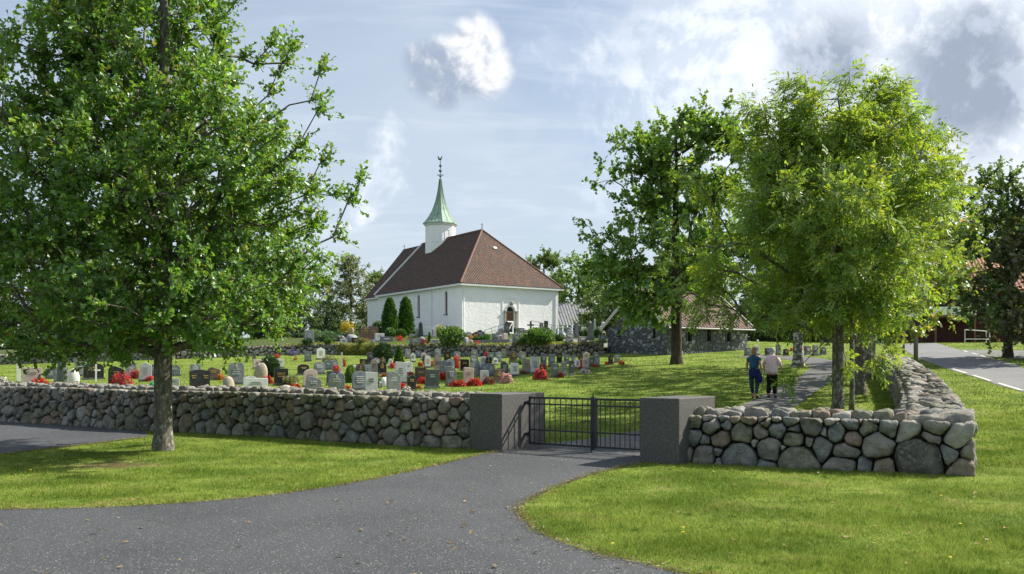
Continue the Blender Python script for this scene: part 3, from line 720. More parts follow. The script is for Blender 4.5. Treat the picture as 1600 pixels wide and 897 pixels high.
MB().tube((AW/2, CB+.1, RH-.2), (AW/2, CB+.1, RH+.45), .04).tube((AW/2-.15, CB+.1, RH+.3), (AW/2+.15, CB+.1, RH+.3), .03).build('gable_finial', LEAD, CH)
# small roof light on the hip
t0 = .66; yy = -ov+(hb+ov)*t0; z0 = ez+(RH-ez)*t0; mb = MB().box(-.22, .22, -.16, .16, 0, .10); o = mb.build('roof_light', TRIM, CH); o.location = (AW/2+.35, yy, z0+.03); o.rotation_euler = (math.atan2(RH-ez, hb+ov), 0, 0)
# rain pipes
for k, (x, y) in enumerate(((-.09, 6.9), (-.09, 13.3), (.16, -.09), (AW-.2, -.09))):
    m2 = MB().tube((x, y, -.3), (x, y, fz-.55), .055, n=8)
    m2.tube((x, y, fz-.55), (x-.28 if x < 0 else x, y-.28 if y < 0 else y, fz-.2), .055, n=8); m2.build('rain_pipe', TRIM, CH)
# door
dr = MB().add([(p, .30, q) for p, q in arch(6.5, 1.18, .75, 2.72, 3.32)], [tuple(range(13))]).build('fanlight', GLASS, CH)
door = MB().box(5.93, 7.07, .22, .285, .75, 2.66).build('door', WOOD, CH)
for x in (5.98, 6.28, 6.54, 6.82):
    for z in (.85, 1.5, 2.1): MB().box(x, x+.20, .19, .219, z, z+.5).build('panel', WOOD, door)
MB().box(5.9, 7.1, .17, .29, 2.66, 2.76).build('transom', SAND, CH)
for s in (5.72, 7.28): MB().box(s-.13, s+.13, -.14, .0, .6, 2.68).box(s-.17, s+.17, -.19, .0, 2.68, 2.82).box(s-.17, s+.17, -.19, .0, .5, .72).build('door_pilaster', SAND, CH)
ar = MB()
for i in range(12):
    a0, a1 = math.pi*i/12, math.pi*(i+1)/12
    ar.bar((6.5+.66*math.cos(a0), -.07, 2.78+.66*math.sin(a0)), (6.5+.66*math.cos(a1), -.07, 2.78+.66*math.sin(a1)), .14, .13)
ar.build('door_arch', PLAST, CH)
MB().lathe([(.05, 3.5), (.17, 3.58), (.2, 3.72), (.13, 3.86), (.02, 3.92)], 8, (6.62, -.12)).box(6.40, 6.84, -.16, -.02, 3.46, 3.54).build('carved_head', SAND, CH)
MB().box(5.35, 5.45, -.05, -.001, .5, 4.35).box(7.62, 7.72, -.05, -.001, .5, 4.35).box(5.45, 7.62, -.05, -.001, 4.25, 4.35).build('plaster_frame', PLAST, CH)
st = MB()
for i in range(4): st.box(5.0-.0*i, 8.0, -.7-.35*(3-i), -.02 if i == 3 else -.7-.35*(2-i), -.6, .18*(i+1)-.0)
st.box(8.02, 10.4, -1.3, -.06, -.6, .62); st.build('stone_steps', GREYS, CH)
for (xa, za, xb, zb_) in ((4.9, .9, 2.2, .1), (8.6, 1.35, 12.9, .75)):
    hr = MB(); hr.tube((xa, -1.3, za+.35), (xb, -1.3, zb_+.35), .03, n=6)
    hr.tube((xa, -1.3, za-.05), (xb, -1.3, zb_-.05), .022, n=6)
    for k in range(4): s = k/3; x = xa+(xb-xa)*s; hr.tube((x, -1.3, -.4), (x, -1.3, za+(zb_-za)*s+.35), .028, n=6)
    hr.build('hand_rail', LEAD, CH)
# turret and spire
tc = (AW/2, 16.8); n8 = 8; rt = 1.98
WBOARD = mat('white_boarding', (.86, .87, .88), (.82, .83, .84), 3, rough=.6)
MB().lathe([(rt, 8.2), (rt, 15.0)], 8, tc, R(22.5)).build('turret', WBOARD, CH)
MB().lathe([(rt+.06, 14.72), (rt+.16, 14.8), (rt+.2, 15.02), (rt+.1, 15.04)], 8, tc, R(22.5)).build('turret_cornice', TRIM, CH)
for k in range(8):
    an = k*math.pi/4; q = rt*math.cos(math.pi/8)+.012
    o = MB().box(-.36, .36, -.02, .012, 12.55, 12.62).box(-.36, -.31, -.02, .012, 12.62, 14.1).box(.31, .36, -.02, .012, 12.62, 14.1).box(-.36, .36, -.02, .012, 14.1, 14.16).build('louvre_frame', WBOARD, CH)
    o.location = (tc[0]+q*math.cos(an), tc[1]+q*math.sin(an), 0); o.rotation_euler = (0, 0, an+math.pi/2)
prof = [(2.32, 14.98), (2.30, 15.06), (1.95, 15.42), (1.50, 16.05), (1.12, 16.75), (.82, 17.5), (.56, 18.4), (.37, 19.3), (.25, 20.1), (.14, 21.0)]
MB().lathe(prof, 8, tc, R(22.5)).build('spire', COPPER, CH)
sm = MB()
for k in range(16):
    an = R(22.5)+k*math.pi/8; cf = 1.0 if k % 2 == 0 else math.cos(math.pi/8)
    for a, b in zip(prof[1:], prof[2:]):
        sm.tube((tc[0]+a[0]*cf*math.cos(an), tc[1]+a[0]*cf*math.sin(an), a[1]), (tc[0]+b[0]*cf*math.cos(an), tc[1]+b[0]*cf*math.sin(an), b[1]), .03, n=4)
sm.build('spire_seams', mat('dark_copper', (.10, .15, .115), (.16, .22, .17), 5, rough=.6), CH)
fb = MB().tube((*tc, 20.8), (*tc, 23.7), .045, n=6); fb.lathe([(.05, 21.85), (.17, 21.92), (.22, 22.05), (.17, 22.18), (.05, 22.25)], 10, tc)
for k in range(8):
    an = k*math.pi/4; e = Vector((math.cos(an), math.sin(an), 0))
    fb.bar(Vector((*tc, 21.15)), Vector((*tc, 21.55))+e*.34, .05, .03); fb.bar(Vector((*tc, 21.55))+e*.34, Vector((*tc, 21.45))+e*.48, .05, .03)
    fb.bar(Vector((*tc, 22.45)), Vector((*tc, 22.7))+e*.2, .05, .03); fb.bar(Vector((*tc, 22.7))+e*.2, Vector((*tc, 22.95)), .05, .03)
fb.build('finial', LEAD, CH)
wv = MB().prism([(-.32, 23.55), (-.1, 23.45), (.12, 23.48), (.2, 23.62), (.30, 23.95), (.22, 24.0), (.12, 23.78), (-.05, 23.7), (-.18, 23.8), (-.3, 24.05), (-.42, 24.0), (-.36, 23.8)], -.02, .02)
o = wv.build('weather_cock', LEAD, CH); o.location = (*tc, 0); o.rotation_euler = (0, 0, R(-60))
# low white wall beside the nave
p = at(633, 522); q = at(684, 525)
def wall_between(name, a, b, h, th, m_, label, cat):
    a = Vector((a.x, a.y, 0)); b = Vector((b.x, b.y, 0)); dv = b-a
    o = MB().box(0, dv.length, -th/2, th/2, -.5, h).build(name, m_); o.location = (a.x, a.y, min(G(a.x, a.y), G(b.x, b.y))); o.rotation_euler = (0, 0, math.atan2(dv.y, dv.x))
    return tag(bevel(o, .02), label, cat)
wall_between('garden_wall', p, q, 1.05, .35, PLAST, 'low whitewashed wall beside the church nave behind the black obelisk', 'wall')
# white gate frame by the church steps and the white railing beside the metal-roofed house
p = at(797, 524); o = MB()
o.box(-.5, -.42, -.04, .04, 0, 1.35).box(.42, .5, -.04, .04, 0, 1.35).box(-.42, .42, -.04, .04, 1.26, 1.35).box(-.42, .42, -.04, .04, .2, .28).bar((-.42, 0, .28), (.42, 0, 1.26), .04, .06)
o = o.build('wicket_gate', TRIM); o.location = p; o.rotation_euler = (0, 0, R(55)); tag(o, 'small white timber wicket gate standing before the church door', 'gate')
p = at(872, 527); q = at(901, 527); n_ = 5; root = empty('white_railing', p, math.atan2(q.y-p.y, q.x-p.x), 'white timber railing between the church corner and the metal-roofed house', 'railing'); Lr = math.dist(p[:2], q[:2])
for z in (.15, .45, .75): MB().box(0, Lr, -.03, .03, z, z+.07).build('rail', TRIM, root)
for k in range(n_): x = Lr*k/(n_-1); MB().box(x-.04, x+.04, -.041, .041, -.3, .95).build('post', TRIM, root)
# ------------------------------------------------------------------ stone outbuilding
def rubble_mat(name, cols, sc_):
    m_ = bpy.data.materials.new(name); m_.use_nodes = True; q = NT(m_.node_tree)
    P = q.n('ShaderNodeTexCoord').outputs['Object']; P = q.vm('ADD', P, q.scale(q.vm('SUBTRACT', q.noise(P, 3, 2, out=1), (.5, .5, .5)), .22))
    vo = q.n('ShaderNodeTexVoronoi'); vo.inputs['Scale'].default_value = sc_; q.l.new(P, vo.inputs['Vector'])
    ve = q.n('ShaderNodeTexVoronoi', feature='DISTANCE_TO_EDGE'); ve.inputs['Scale'].default_value = sc_; q.l.new(P, ve.inputs['Vector'])
    s3 = q.n('ShaderNodeSeparateColor'); q.l.new(vo.outputs['Color'], s3.inputs[0])
    c_ = q.mix(s3.outputs[0], cols[0], cols[1]); c_ = q.mix(q.ss(s3.outputs[1], .7, .8), c_, cols[2])
    e = q.ss(ve.outputs[0], .0, .09); c_ = q.mix(e, (.05, .05, .05), c_)
    b = q.n('ShaderNodeBsdfPrincipled'); q.put(b.inputs['Base Color'], c_); b.inputs['Roughness'].default_value = .9
    bn = q.n('ShaderNodeBump'); bn.inputs['Strength'].default_value = 1; bn.inputs['Distance'].default_value = .12; q.put(bn.inputs['Height'], q.ss(ve.outputs[0], 0, .25)); q.l.new(bn.outputs[0], b.inputs['Normal'])
    q.l.new(b.outputs[0], q.n('ShaderNodeOutputMaterial').inputs[0]); return m_
RUB = rubble_mat('rubble_masonry', ((.085, .10, .12), (.19, .205, .22), (.33, .34, .35)), 3.4)
cp_ = at(1043, 555); th = R(33); OB = empty('stone_outbuilding', cp_, th, 'low rubble stone building with brown pantile roof behind the maple', 'building')
LW, GW, eh, ah = 7.5, 6.2, 2.05, 4.35
ho = [[(p-.14, 1.1), (p+.14, 1.1), (p+.14, 1.75), (p-.14, 1.75)] for p in (1.3, 4.9)]
holed_wall('gable_wall', [(0, -1), (GW, -1), (GW, eh), (GW/2, ah), (0, eh)], ho, lambda p, q: (0, p, q), (1, 0, 0), RUB, OB, .3)
ho2 = [[(p-.3, .95), (p+.3, .95), (p+.3, 1.75), (p-.3, 1.75)] for p in (1.9, 3.7, 5.6)]
holed_wall('long_wall', [(0, -1), (LW, -1), (LW, eh), (0, eh)], ho2, lambda p, q: (p, 0, q), (0, 1, 0), RUB, OB, .3)
MB().box(.02, LW, GW-.3, GW, -1, eh).add([(LW, 0, -1), (LW, GW, -1), (LW, GW, eh), (LW, GW/2, ah), (LW, 0, eh)], [(0, 1, 2, 3, 4)]).build('rear_wall', RUB, OB)
for p in (1.3, 4.9):
    w = MB().box(.2, .24, p-.14, p+.14, 1.1, 1.75).build('window', GLASS, OB); MB().box(-.08, .19, p-.2, p+.2, 1.03, 1.10).build('sill', GREYS, w)
for p in (1.9, 3.7, 5.6):
    w = MB().box(p-.3, p+.3, .2, .24, .95, 1.75).build('window', GLASS, OB); MB().box(p-.02, p+.02, .17, .199, .95, 1.75).build('frame', WOOD, w)
PANT = tiles('pantile_roof', (.10, .064, .052), (.14, .09, .072), (.066, .052, .045), .30, .40)
zo = .35*(ah-eh)/(GW/2)
for s in (0, 1):
    mb = MB(); y0 = -.35 if s == 0 else GW+.35
    P = [(-.3, y0, eh-zo+.12), (LW+.3, y0, eh-zo+.12), (LW+.3, GW/2, ah+.12), (-.3, GW/2, ah+.12)]
    slab(mb, P if s == 0 else P[::-1], .12); mb.build('roof_slope', PANT, OB)
MB().tube((-.3, GW/2, ah+.12), (LW+.3, GW/2, ah+.12), .13).build('ridge_tiles', PANT, OB)
for x in (-.34, LW+.34):
    for y0 in (-.37, GW+.37): MB().bar((x, y0, eh-zo+.06), (x, GW/2, ah+.08), .06, .24).build('barge_board', mat('pink_grey_paint', (.55, .48, .45), rough=.7), OB)
MB().tube((-.3, -.42, eh-zo), (LW+.3, -.42, eh-zo), .06).build('gutter', mat('pale_zinc', (.42, .42, .43), rough=.5), OB)
# ------------------------------------------------------------------ metal-roofed house behind the church
p = Vector((7.4, 122, 0)); MH = empty('metal_roofed_house', (p.x-6, p.y+2, 5.2), R(12), 'pale house with ribbed grey metal roof behind the church', 'house')
MB().box(0, 10.5, 0, 7, -1, 2.3).add([(10.51, 0, 2.3), (10.51, 7, 2.3), (10.51, 3.5, 5.3)], [(0, 1, 2)]).build('wall', mat('grey_boarding', (.30, .30, .29), (.25, .25, .24), 3), MH)
ZN = mat('grey_metal_roof', (.20, .21, .22), (.25, .26, .27), 2, rough=.5, spec=.5)
for s in (0, 1):
    mb = MB(); y0 = -.4 if s == 0 else 7.4
    P = [(-.3, y0, 2.1), (10.8, y0, 2.1), (10.8, 3.5, 5.45), (-.3, 3.5, 5.45)]; slab(mb, P if s == 0 else P[::-1], .1); rf_ = mb.build('roof_slope', ZN, MH)
    if s == 0:
        for k in range(26): x = -.2+k*.43; MB().bar((x, y0, 2.14), (x, 3.5, 5.49), .05, .07).build('rib', ZN, rf_)
for x in (2, 4.5, 7, 9): w = MB().box(x-.5, x+.5, -.05, .02, .9, 1.9).build('window', GLASS, MH)
# ------------------------------------------------------------------ red house across the road
p = at(1500, 536); RH_ = empty('timber_house', (p.x, p.y+6, G(p.x, p.y)), R(-12), 'dark brown-red timber house with muted orange tiled roof across the road', 'house')
REDW = mat('dark_red_boarding', (.040, .016, .012), (.06, .022, .016), 3, rough=.8); ORT = tiles('orange_tile', (.26, .12, .075), (.32, .15, .09), (.20, .10, .065), .3, .4)
MB().box(0, 9, 0, 8, -1.5, 4.6).add([(0, 0, 4.6), (0, 8, 4.6), (0, 4, 7.2)], [(0, 2, 1)]).add([(9, 0, 4.6), (9, 8, 4.6), (9, 4, 7.2)], [(0, 1, 2)]).build('wall', REDW, RH_)
for s in (0, 1):
    mb = MB(); y0 = -.5 if s == 0 else 8.5; P = [(-.4, y0, 4.4), (9.4, y0, 4.4), (9.4, 4, 7.4), (-.4, 4, 7.4)]; slab(mb, P if s == 0 else P[::-1], .15); mb.build('roof_slope', ORT, RH_)
for x in (4.2, 7.0):
    for z in (3.0,):
        w = MB().box(x-.6, x+.6, -.05, .01, z, z+1.2).build('window', GLASS, RH_)
        MB().box(x-.68, x+.68, -.08, -.051, z-.08, z).box(x-.68, x+.68, -.08, -.051, z+1.2, z+1.28).box(x-.68, x-.6, -.08, -.051, z, z+1.2).box(x+.6, x+.68, -.08, -.051, z, z+1.2).box(x-.03, x+.03, -.08, -.051, z, z+1.2).build('frame', TRIM, w)
MB().box(.5, 3.6, -1.5, -.06, 2.2, 2.35).build('balcony_floor', WOOD, RH_); MB().box(.5, 3.6, -1.5, -1.42, 2.35, 3.0).box(.5, .58, -1.42, -.06, 2.35, 3.0).box(3.52, 3.6, -1.42, -.06, 2.35, 3.0).build('balcony_front', TRIM, RH_)
for x in (.6, 3.5): MB().box(x-.06, x+.06, -1.47, -1.35, -1, 2.2).build('balcony_post', WOOD, RH_)
# white tubular frame on the verge
p = at(1541, 540); o = MB(); k = 2.6
o.tube((-k, 0, 0), (-k, 0, 1.75), .05).tube((0, 0, 0), (0, 0, 1.6), .05).tube((-k, 0, 1.72), (0, 0, 1.56), .05).tube((.9, .9, 0), (.9, .9, 1.4), .04).tube((0, 0, 1.56), (.9, .9, 1.38), .04).tube((-k, 0, .7), (0, 0, .7), .03).tube((0, 0, .7), (.9, .9, .7), .03)
o = o.build('tubular_frame', TRIM); o.location = p; o.scale = (.55, .55, .62); tag(o, 'white tubular metal frame on the grass verge before the timber house', 'metal frame')
# marker post beside the road wall
p = at(1431, 573); o = MB().lathe([(.10, -.3), (.10, 1.32), (.085, 1.36), (.02, 1.37)], 12).build('marker_post', mat('weathered_post', (.20, .185, .16), (.15, .14, .12), 6, stretch=(1, 1, .2), bump=.3, bs=30, bd=.01), None, True)
o.location = p; h_ = 46*p.y/FPX/1.37; o.scale = (1, 1, h_); tag(o, 'round grey timber post between the road and the dry stone wall', 'post')
p = at(1412, 552); o = MB().lathe([(.07, -.3), (.07, 1.3), (.02, 1.33)], 10).build('marker_post', MATS['weathered_post'], None, True); o.location = p; tag(o, 'thin far post at the road edge beside the tree foliage', 'post')
# road markings: edge line dashes
WL = mat('road_paint', (.55, .55, .52), (.4, .4, .38), 8)
def dash(a, b, w=.12):
    a = Vector(a+(0,)); b = Vector(b+(0,)); s = (b-a).cross(Vector((0, 0, 1))).normalized()*w/2; V = [a-s, a+s, b+s, b-s]
    return [(v.x, v.y, float(H0(v.x, v.y))+.026) for v in V]
mk = MB()
for q0, q1 in (((1597, 611), (1560, 599.5)), ((1548, 596), (1520, 587)), ((1510, 584), (1488, 577)), ((1505, 548.5), (1512, 550.5)), ((1518, 552), (1527, 554.5)), ((1532, 556), (1540, 558.5))):
    mk.add(dash(gp(*q0), gp(*q1), .14), [(0, 1, 2, 3)])
tag(mk.build('road_marking', WL), kind='structure')
# ------------------------------------------------------------------ trees
BARK = mat('grey_bark', (.11, .10, .085), (.19, .175, .145), 14, stretch=(1, 1, .4), col3=(.34, .34, .28), ns3=16, f3=(.52, .60), bump=1, bs=20, bd=.12, rough=.95, spec=.1)
DBARK = mat('dark_bark', (.045, .038, .03), (.085, .072, .058), 9, stretch=(1, 1, .3), bump=1, bs=22, bd=.05, rough=.95, spec=.1)
LOAK = leaf_mat('oak_leaf', (.10, .215, .030), (.155, .285, .048), .48, (.20, .21, .04), .05, var=.4)
LASH = leaf_mat('ash_leaf', (.165, .285, .045), (.225, .335, .065), .56, (.33, .34, .06), .04, tcol=(1.38, 1.24, .45))
LMAP = leaf_mat('maple_leaf', (.105, .215, .034), (.175, .295, .052), .50, (.17, .2, .03), .06)
LMAP2 = leaf_mat('light_maple_leaf', (.13, .21, .028), (.19, .26, .042), .52, (.32, .22, .10), .07)
LFAR = leaf_mat('far_leaf', (.10, .17, .048), (.145, .22, .065), .40, None, .04)
LBIR = leaf_mat('willow_leaf', (.13, .17, .085), (.19, .23, .125), .45, None, .04)
LDRK = leaf_mat('dark_leaf', (.045, .09, .024), (.075, .13, .034), .35, None, .04)
def leaf_quads(B, A, N, ln, wd, shape='oval'):
    """B base points, A unit axis, N approx normals, ln lengths, wd widths -> V,F (folded leaf)"""
    S_ = np.cross(A, N); S_ /= np.linalg.norm(S_, axis=1)[:, None]+1e-9; U = np.cross(S_, A)
    ln = ln[:, None]; wd = wd[:, None]; n_ = len(B)
    if shape == 'oak':      # lobed, widest above the middle, folded
        pts = [B, B+A*ln*.30+S_*wd*.26+U*wd*.06, B+A*ln*.45+S_*wd*.20+U*wd*.04, B+A*ln*.68+S_*wd*.52+U*wd*.14, B+A*ln, B+A*ln*.66-S_*wd*.52+U*wd*.14, B+A*ln*.42-S_*wd*.20+U*wd*.04, B+A*ln*.28-S_*wd*.26+U*wd*.06, B+A*ln*.5-U*wd*.03]
        tri = [(0,1,8),(1,2,8),(2,3,8),(3,4,8),(4,5,8),(5,6,8),(6,7,8),(7,0,8)]
    elif shape == 'maple':
        pts = [B, B+A*ln*.25+S_*wd*.6, B+A*ln*.45+S_*wd*.25+U*wd*.1, B+A*ln*.7+S_*wd*.5, B+A*ln, B+A*ln*.7-S_*wd*.5, B+A*ln*.45-S_*wd*.25+U*wd*.1, B+A*ln*.25-S_*wd*.6]
        tri = [(0,1,2),(0,2,6),(2,3,4),(2,4,6),(4,5,6),(0,6,7)]
    else:
        pts = [B, B+A*ln*.5+S_*wd*.5+U*wd*.12, B+A*ln, B+A*ln*.5-S_*wd*.5+U*wd*.12]
        tri = [(0,1,2),(0,2,3)]
    k = len(pts); V = np.stack(pts, 1).reshape(-1, 3); T = np.array(tri)
    F = (np.arange(n_)[:, None, None]*k + T[None]).reshape(-1, 3); return V, F
def unit(v): return v/(np.linalg.norm(v, axis=-1, keepdims=True)+1e-9)
def tree_skeleton(base, targets, trunk_top, r0, rg, tip=.012, lean=(0, 0), power=.46, wig=.04, fork=None):
    """grow branches greedily to the targets; returns tube mesh and tip directions"""
    nodes = []; parent = []; plen = []
    H = trunk_top; nseg = max(6, int(H/.5)); ph = rg.uniform(0, 6.28, 2)
    for i in range(nseg+1):
        s = i/nseg; nodes.append((lean[0]*s*s+wig*H*.12*math.sin(4*s+ph[0])*s, lean[1]*s*s+wig*H*.12*math.sin(5*s+ph[1])*s, H*s)); parent.append(i-1); plen.append(H*s)
    nodes = [np.array(p, float) for p in nodes]; NT_ = len(nodes); tips = []
    T = targets[np.argsort(np.hypot(targets[:, 0], targets[:, 1])+.25*np.abs(targets[:, 2]-H*.6))]
    A_ = np.zeros((NT_+len(T)*6, 3)); PLn = np.zeros(len(A_)); A_[:NT_] = nodes; PLn[:NT_] = plen; cnt = NT_
    minz = trunk_top*.0
    for tg in T:
        P = A_[:cnt]; dv = tg-P; dist = np.linalg.norm(dv, axis=1)
        cost = dist + .9*np.maximum(0, P[:, 2]+.25*dist-tg[2]) + .18*PLn[:cnt]
        cost[P[:, 2] < fork] += 50
        k = int(np.argmin(cost)); dd = dist[k]; m_ = max(1, min(5, int(dd/.45))); prev = k; p0 = A_[k].copy()
        for j in range(1, m_+1):
            s = j/m_; q = p0+(tg-p0)*s; q = q+np.array([0, 0, .10*dd*math.sin(math.pi*s)])+(rg.normal(0, .03*dd, 3) if j < m_ else 0)
            A_[cnt] = q; PLn[cnt] = PLn[prev]+np.linalg.norm(q-A_[prev]); parent.append(prev); prev = cnt; cnt += 1
        tips.append((cnt-1, parent[cnt-1]))
    P = A_[:cnt]; w = np.zeros(cnt)
    for a, _ in tips: w[a] += 1
    for i in range(cnt-1, 0, -1): w[parent[i]] += max(w[i], .0)
    # parents always precede children
    rad = tip*np.maximum(w, 1)**power; rad[:NT_] = np.maximum(rad[:NT_], r0*(1-.86*np.linspace(0, 1, NT_)**.9)); sc_ = r0/max(rad[1], r0); 
    rad = np.minimum(rad, r0)
    V = []; F = []
    for i in range(1, cnt):
        p, q = P[parent[i]], P[i]; a = q-p; l = np.linalg.norm(a)
        if l < 1e-5: continue
        a /= l; ns = 12 if i < NT_ else (6 if rad[i] > .03 else 4)
        u = np.cross(a, (0, 1, .3)); u /= np.linalg.norm(u)+1e-9; v_ = np.cross(a, u)
        an = 2*np.pi*np.arange(ns)/ns
        rp = rad[parent[i]] if (i < NT_) else min(rad[parent[i]], rad[i]*1.35)
        if i == 1: rp = r0*1.5
        ring = np.cos(an)[:, None]*u+np.sin(an)[:, None]*v_
        b = len(V); V.extend((p+ring*rp - (a*.25 if i == 1 else 0)).tolist()); V.extend((q+ring*rad[i]).tolist())
        F += [(b+j, b+(j+1) % ns, b+ns+(j+1) % ns, b+ns+j) for j in range(ns)]
    D = np.array([P[a]-P[b] for a, b in tips]); TP = np.array([P[a] for a, _ in tips])
    return V, F, TP, unit(D)
def sample_env(prof, n, rg, lumps=5, gap=.0, shell=.45, centre=None, extra=(), clump=0, cr=.7):
    if clump:
        C_ = sample_env(prof, clump, rg, lumps, gap, shell); k_ = rg.integers(0, clump, int(n*.72)); P_ = C_[k_]+rg.normal(0, cr*.5, (len(k_), 3))*np.array([1, 1, .7]); P_[:, 2] = np.maximum(P_[:, 2], prof[0][0]+rg.uniform(0, .3, len(P_)))
        Q_ = sample_env(prof, n-len(k_), rg, lumps, gap, shell); return np.vstack([P_, Q_]+([np.array(extra)] if len(extra) else []))
    return sample_env_(prof, n, rg, lumps, gap, shell, centre, extra)
def sample_env_(prof, n, rg, lumps=5, gap=.0, shell=.45, centre=None, extra=()):
    """points in a crown given by [(z, radius, ox, oy)]; uneven lobed outline"""
    z = np.array([p[0] for p in prof]); r = np.array([p[1] for p in prof]); ox = np.array([p[2] if len(p) > 2 else 0 for p in prof]); oy = np.array([p[3] if len(p) > 3 else 0 for p in prof])
    out = []; ph = rg.uniform(0, 6.28, (lumps, 3)); w = rg.uniform(.6, 1.4, lumps)
    while len(out) < n:
        zz = rg.uniform(z[0], z[-1]); rr_ = np.interp(zz, z, r)
        if rg.uniform(0, r.max()) > rr_: continue
        a = rg.uniform(0, 2*np.pi); lump = 1
        for k in range(lumps): lump += .058*w[k]*math.sin((k % 4+1)*a+ph[k, 0]+(1.1+.5*k)*zz*.8+ph[k, 1])
        rad = rr_*lump*rg.uniform(0, 1)**shell
        x, y = math.cos(a)*rad+np.interp(zz, z, ox), math.sin(a)*rad+np.interp(zz, z, oy)
        if gap:
            g = math.sin(x*1.9+ph[0, 0])*math.sin(y*1.9+ph[1, 0])*math.sin(zz*2.1+ph[2, 0])
            if g > 1-gap*1.6: continue
        out.append((x, y, zz))
    for e in extra: out.append(e)
    return np.array(out)
def make_tree(name, base, prof, n_t, trunk_top, r0, leafm, bark, label, seed, kind='oval', twigs=5, per=9, ln=.10, wd=.055, tl_=.55, fork=1.6, droop=.0, gap=.2, lean=(0, 0), shell=.45, extra=(), group=None, tip=.011, lumps=5, up=.5, power=.46, clump=0, cr=.8):
    rg = np.random.default_rng(seed); T = sample_env(prof, n_t, rg, lumps, gap, shell, extra=extra, clump=clump, cr=cr)
    V, F, TP, D = tree_skeleton(base, T, trunk_top, r0, rg, tip, lean, power, fork=fork)
    root = empty(name, base, 0, label, 'tree', group)
    mesh_obj('trunk', V, F, bark, root, True)
    n_ = len(TP); cz_ = np.array([0, 0, np.mean(TP[:, 2])*.8])
    # twigs radiate from every branch tip, leaves alternate along them
    Bt = np.repeat(TP, twigs, 0); Dt = unit(np.repeat(D, twigs, 0)*.7 + unit(Bt-cz_)*.45 + rg.normal(0, .62, Bt.shape) + np.array([0, 0, .12-droop*.5]))
    Lt = tl_*rg.uniform(.5, 1.3, len(Bt)); tw = []
    s = (np.arange(per)+.5)/per; B = (Bt[:, None]+Dt[:, None]*(Lt[:, None]*s)[..., None]); B[..., 2] -= droop*(Lt[:, None]*s)**2*.8; B = B.reshape(-1, 3)
    B += rg.normal(0, .03*tl_, B.shape)
    Dl = np.repeat(Dt, per, 0); A = unit(Dl*.55+rg.normal(0, .6, Dl.shape)+np.array([0, 0, -.12-droop*.5])); 
    N = unit(rg.normal(0, .55, A.shape)+np.array([0, 0, up])+unit(B-cz_)*.45)
    m_ = len(B); sz = rg.uniform(.5, 1.35, m_)
    if kind == 'pinnate':
        VV = []; FF = []; off = 0; pairs = 4; st = ln*2.6
        S_ = unit(np.cross(A, N)); 
        for j in range(pairs*2+1):
            if j == pairs*2: b = B+A*(st*sz)[:, None]; ax = unit(A+np.array([0, 0, -.25]))
            else:
                sg = 1 if j % 2 else -1; q = .28+.72*(j//2)/pairs; b = B+A*(st*sz*q)[:, None]; b[:, 2] -= (st*sz*q)**2*.9; ax = unit(A*.55+S_*sg*.8+np.array([0, 0, -.30]))
            v_, f_ = leaf_quads(b, ax, N, ln*sz, wd*sz); VV.append(v_); FF.append(f_+off); off += len(v_)
        Vl = np.vstack(VV); Fl = np.vstack(FF)
    else: Vl, Fl = leaf_quads(B, A, N, ln*sz, wd*sz, kind)
    np_obj('crown', Vl, Fl, leafm, root)
    # fine twigs
    P = Bt; Q = Bt+Dt*Lt[:, None]; Q[:, 2] -= droop*Lt**2*.8; u = unit(np.cross(Dt, np.array([.1, .2, 1.])))*.006
    Vt = np.stack([P-u, P+u, Q], 1).reshape(-1, 3); Ft = np.arange(len(Vt)).reshape(-1, 3)
    np_obj('twig', Vt, Ft, bark, root); root.children[-1]['kind'] = 'stuff'
    return root
# the oak in front of the wall
b = Vector((*gp(255, 704), 0)); b.z = float(H0(b.x, b.y))-.02
def sil(px, py, Y, dy=0): return ((px-800)/FPX*Y - b.x, dy, CAMH+(HOR-py)/FPX*Y-b.z)
ex = [sil(565, 292, 18.6, -.3), sil(545, 320, 18.6, -.2), sil(495, 112, 18.6, .2), sil(480, 150, 18.6, .3), sil(500, 185, 18.8, -.2), sil(455, 80, 18.8, .1), sil(520, 370, 18.2, -.4), sil(370, 12, 18.8, 0), sil(330, -20, 18.8, .2), sil(500, 445, 18.4, -.3), sil(25, 55, 18.5, 0), sil(90, 25, 18.5, .2), sil(100, 560, 18.2, -.5), sil(60, 550, 18.2, -.3), sil(130, 548, 18.2, 0), sil(20, 550, 18.2, 0), sil(170, 545, 18.2, .3), sil(360, 530, 18.3, 0), sil(410, 515, 18.3, .2), sil(330, 532, 18.6, .3)]
make_tree('oak_tree', b, [(2.1, 1.6, -.9), (2.5, 2.9, -.5), (3.3, 3.35, -.3), (4.6, 3.5, -.25), (5.6, 3.15, -.3), (6.8, 2.8, -.35), (8.0, 2.55, -.5), (9.2, 2.0, -.7), (10.3, 1.3, -.6), (10.9, .4, -.6)], 1250, 9.6, .18, LOAK, BARK,
          'large leafy oak with grey trunk standing on the grass before the long wall', 3, 'oak', twigs=8, per=11, ln=.115, wd=.08, tl_=.48, fork=1.7, gap=.2, shell=.55, extra=ex, lumps=7, up=.45, clump=130, cr=.75)
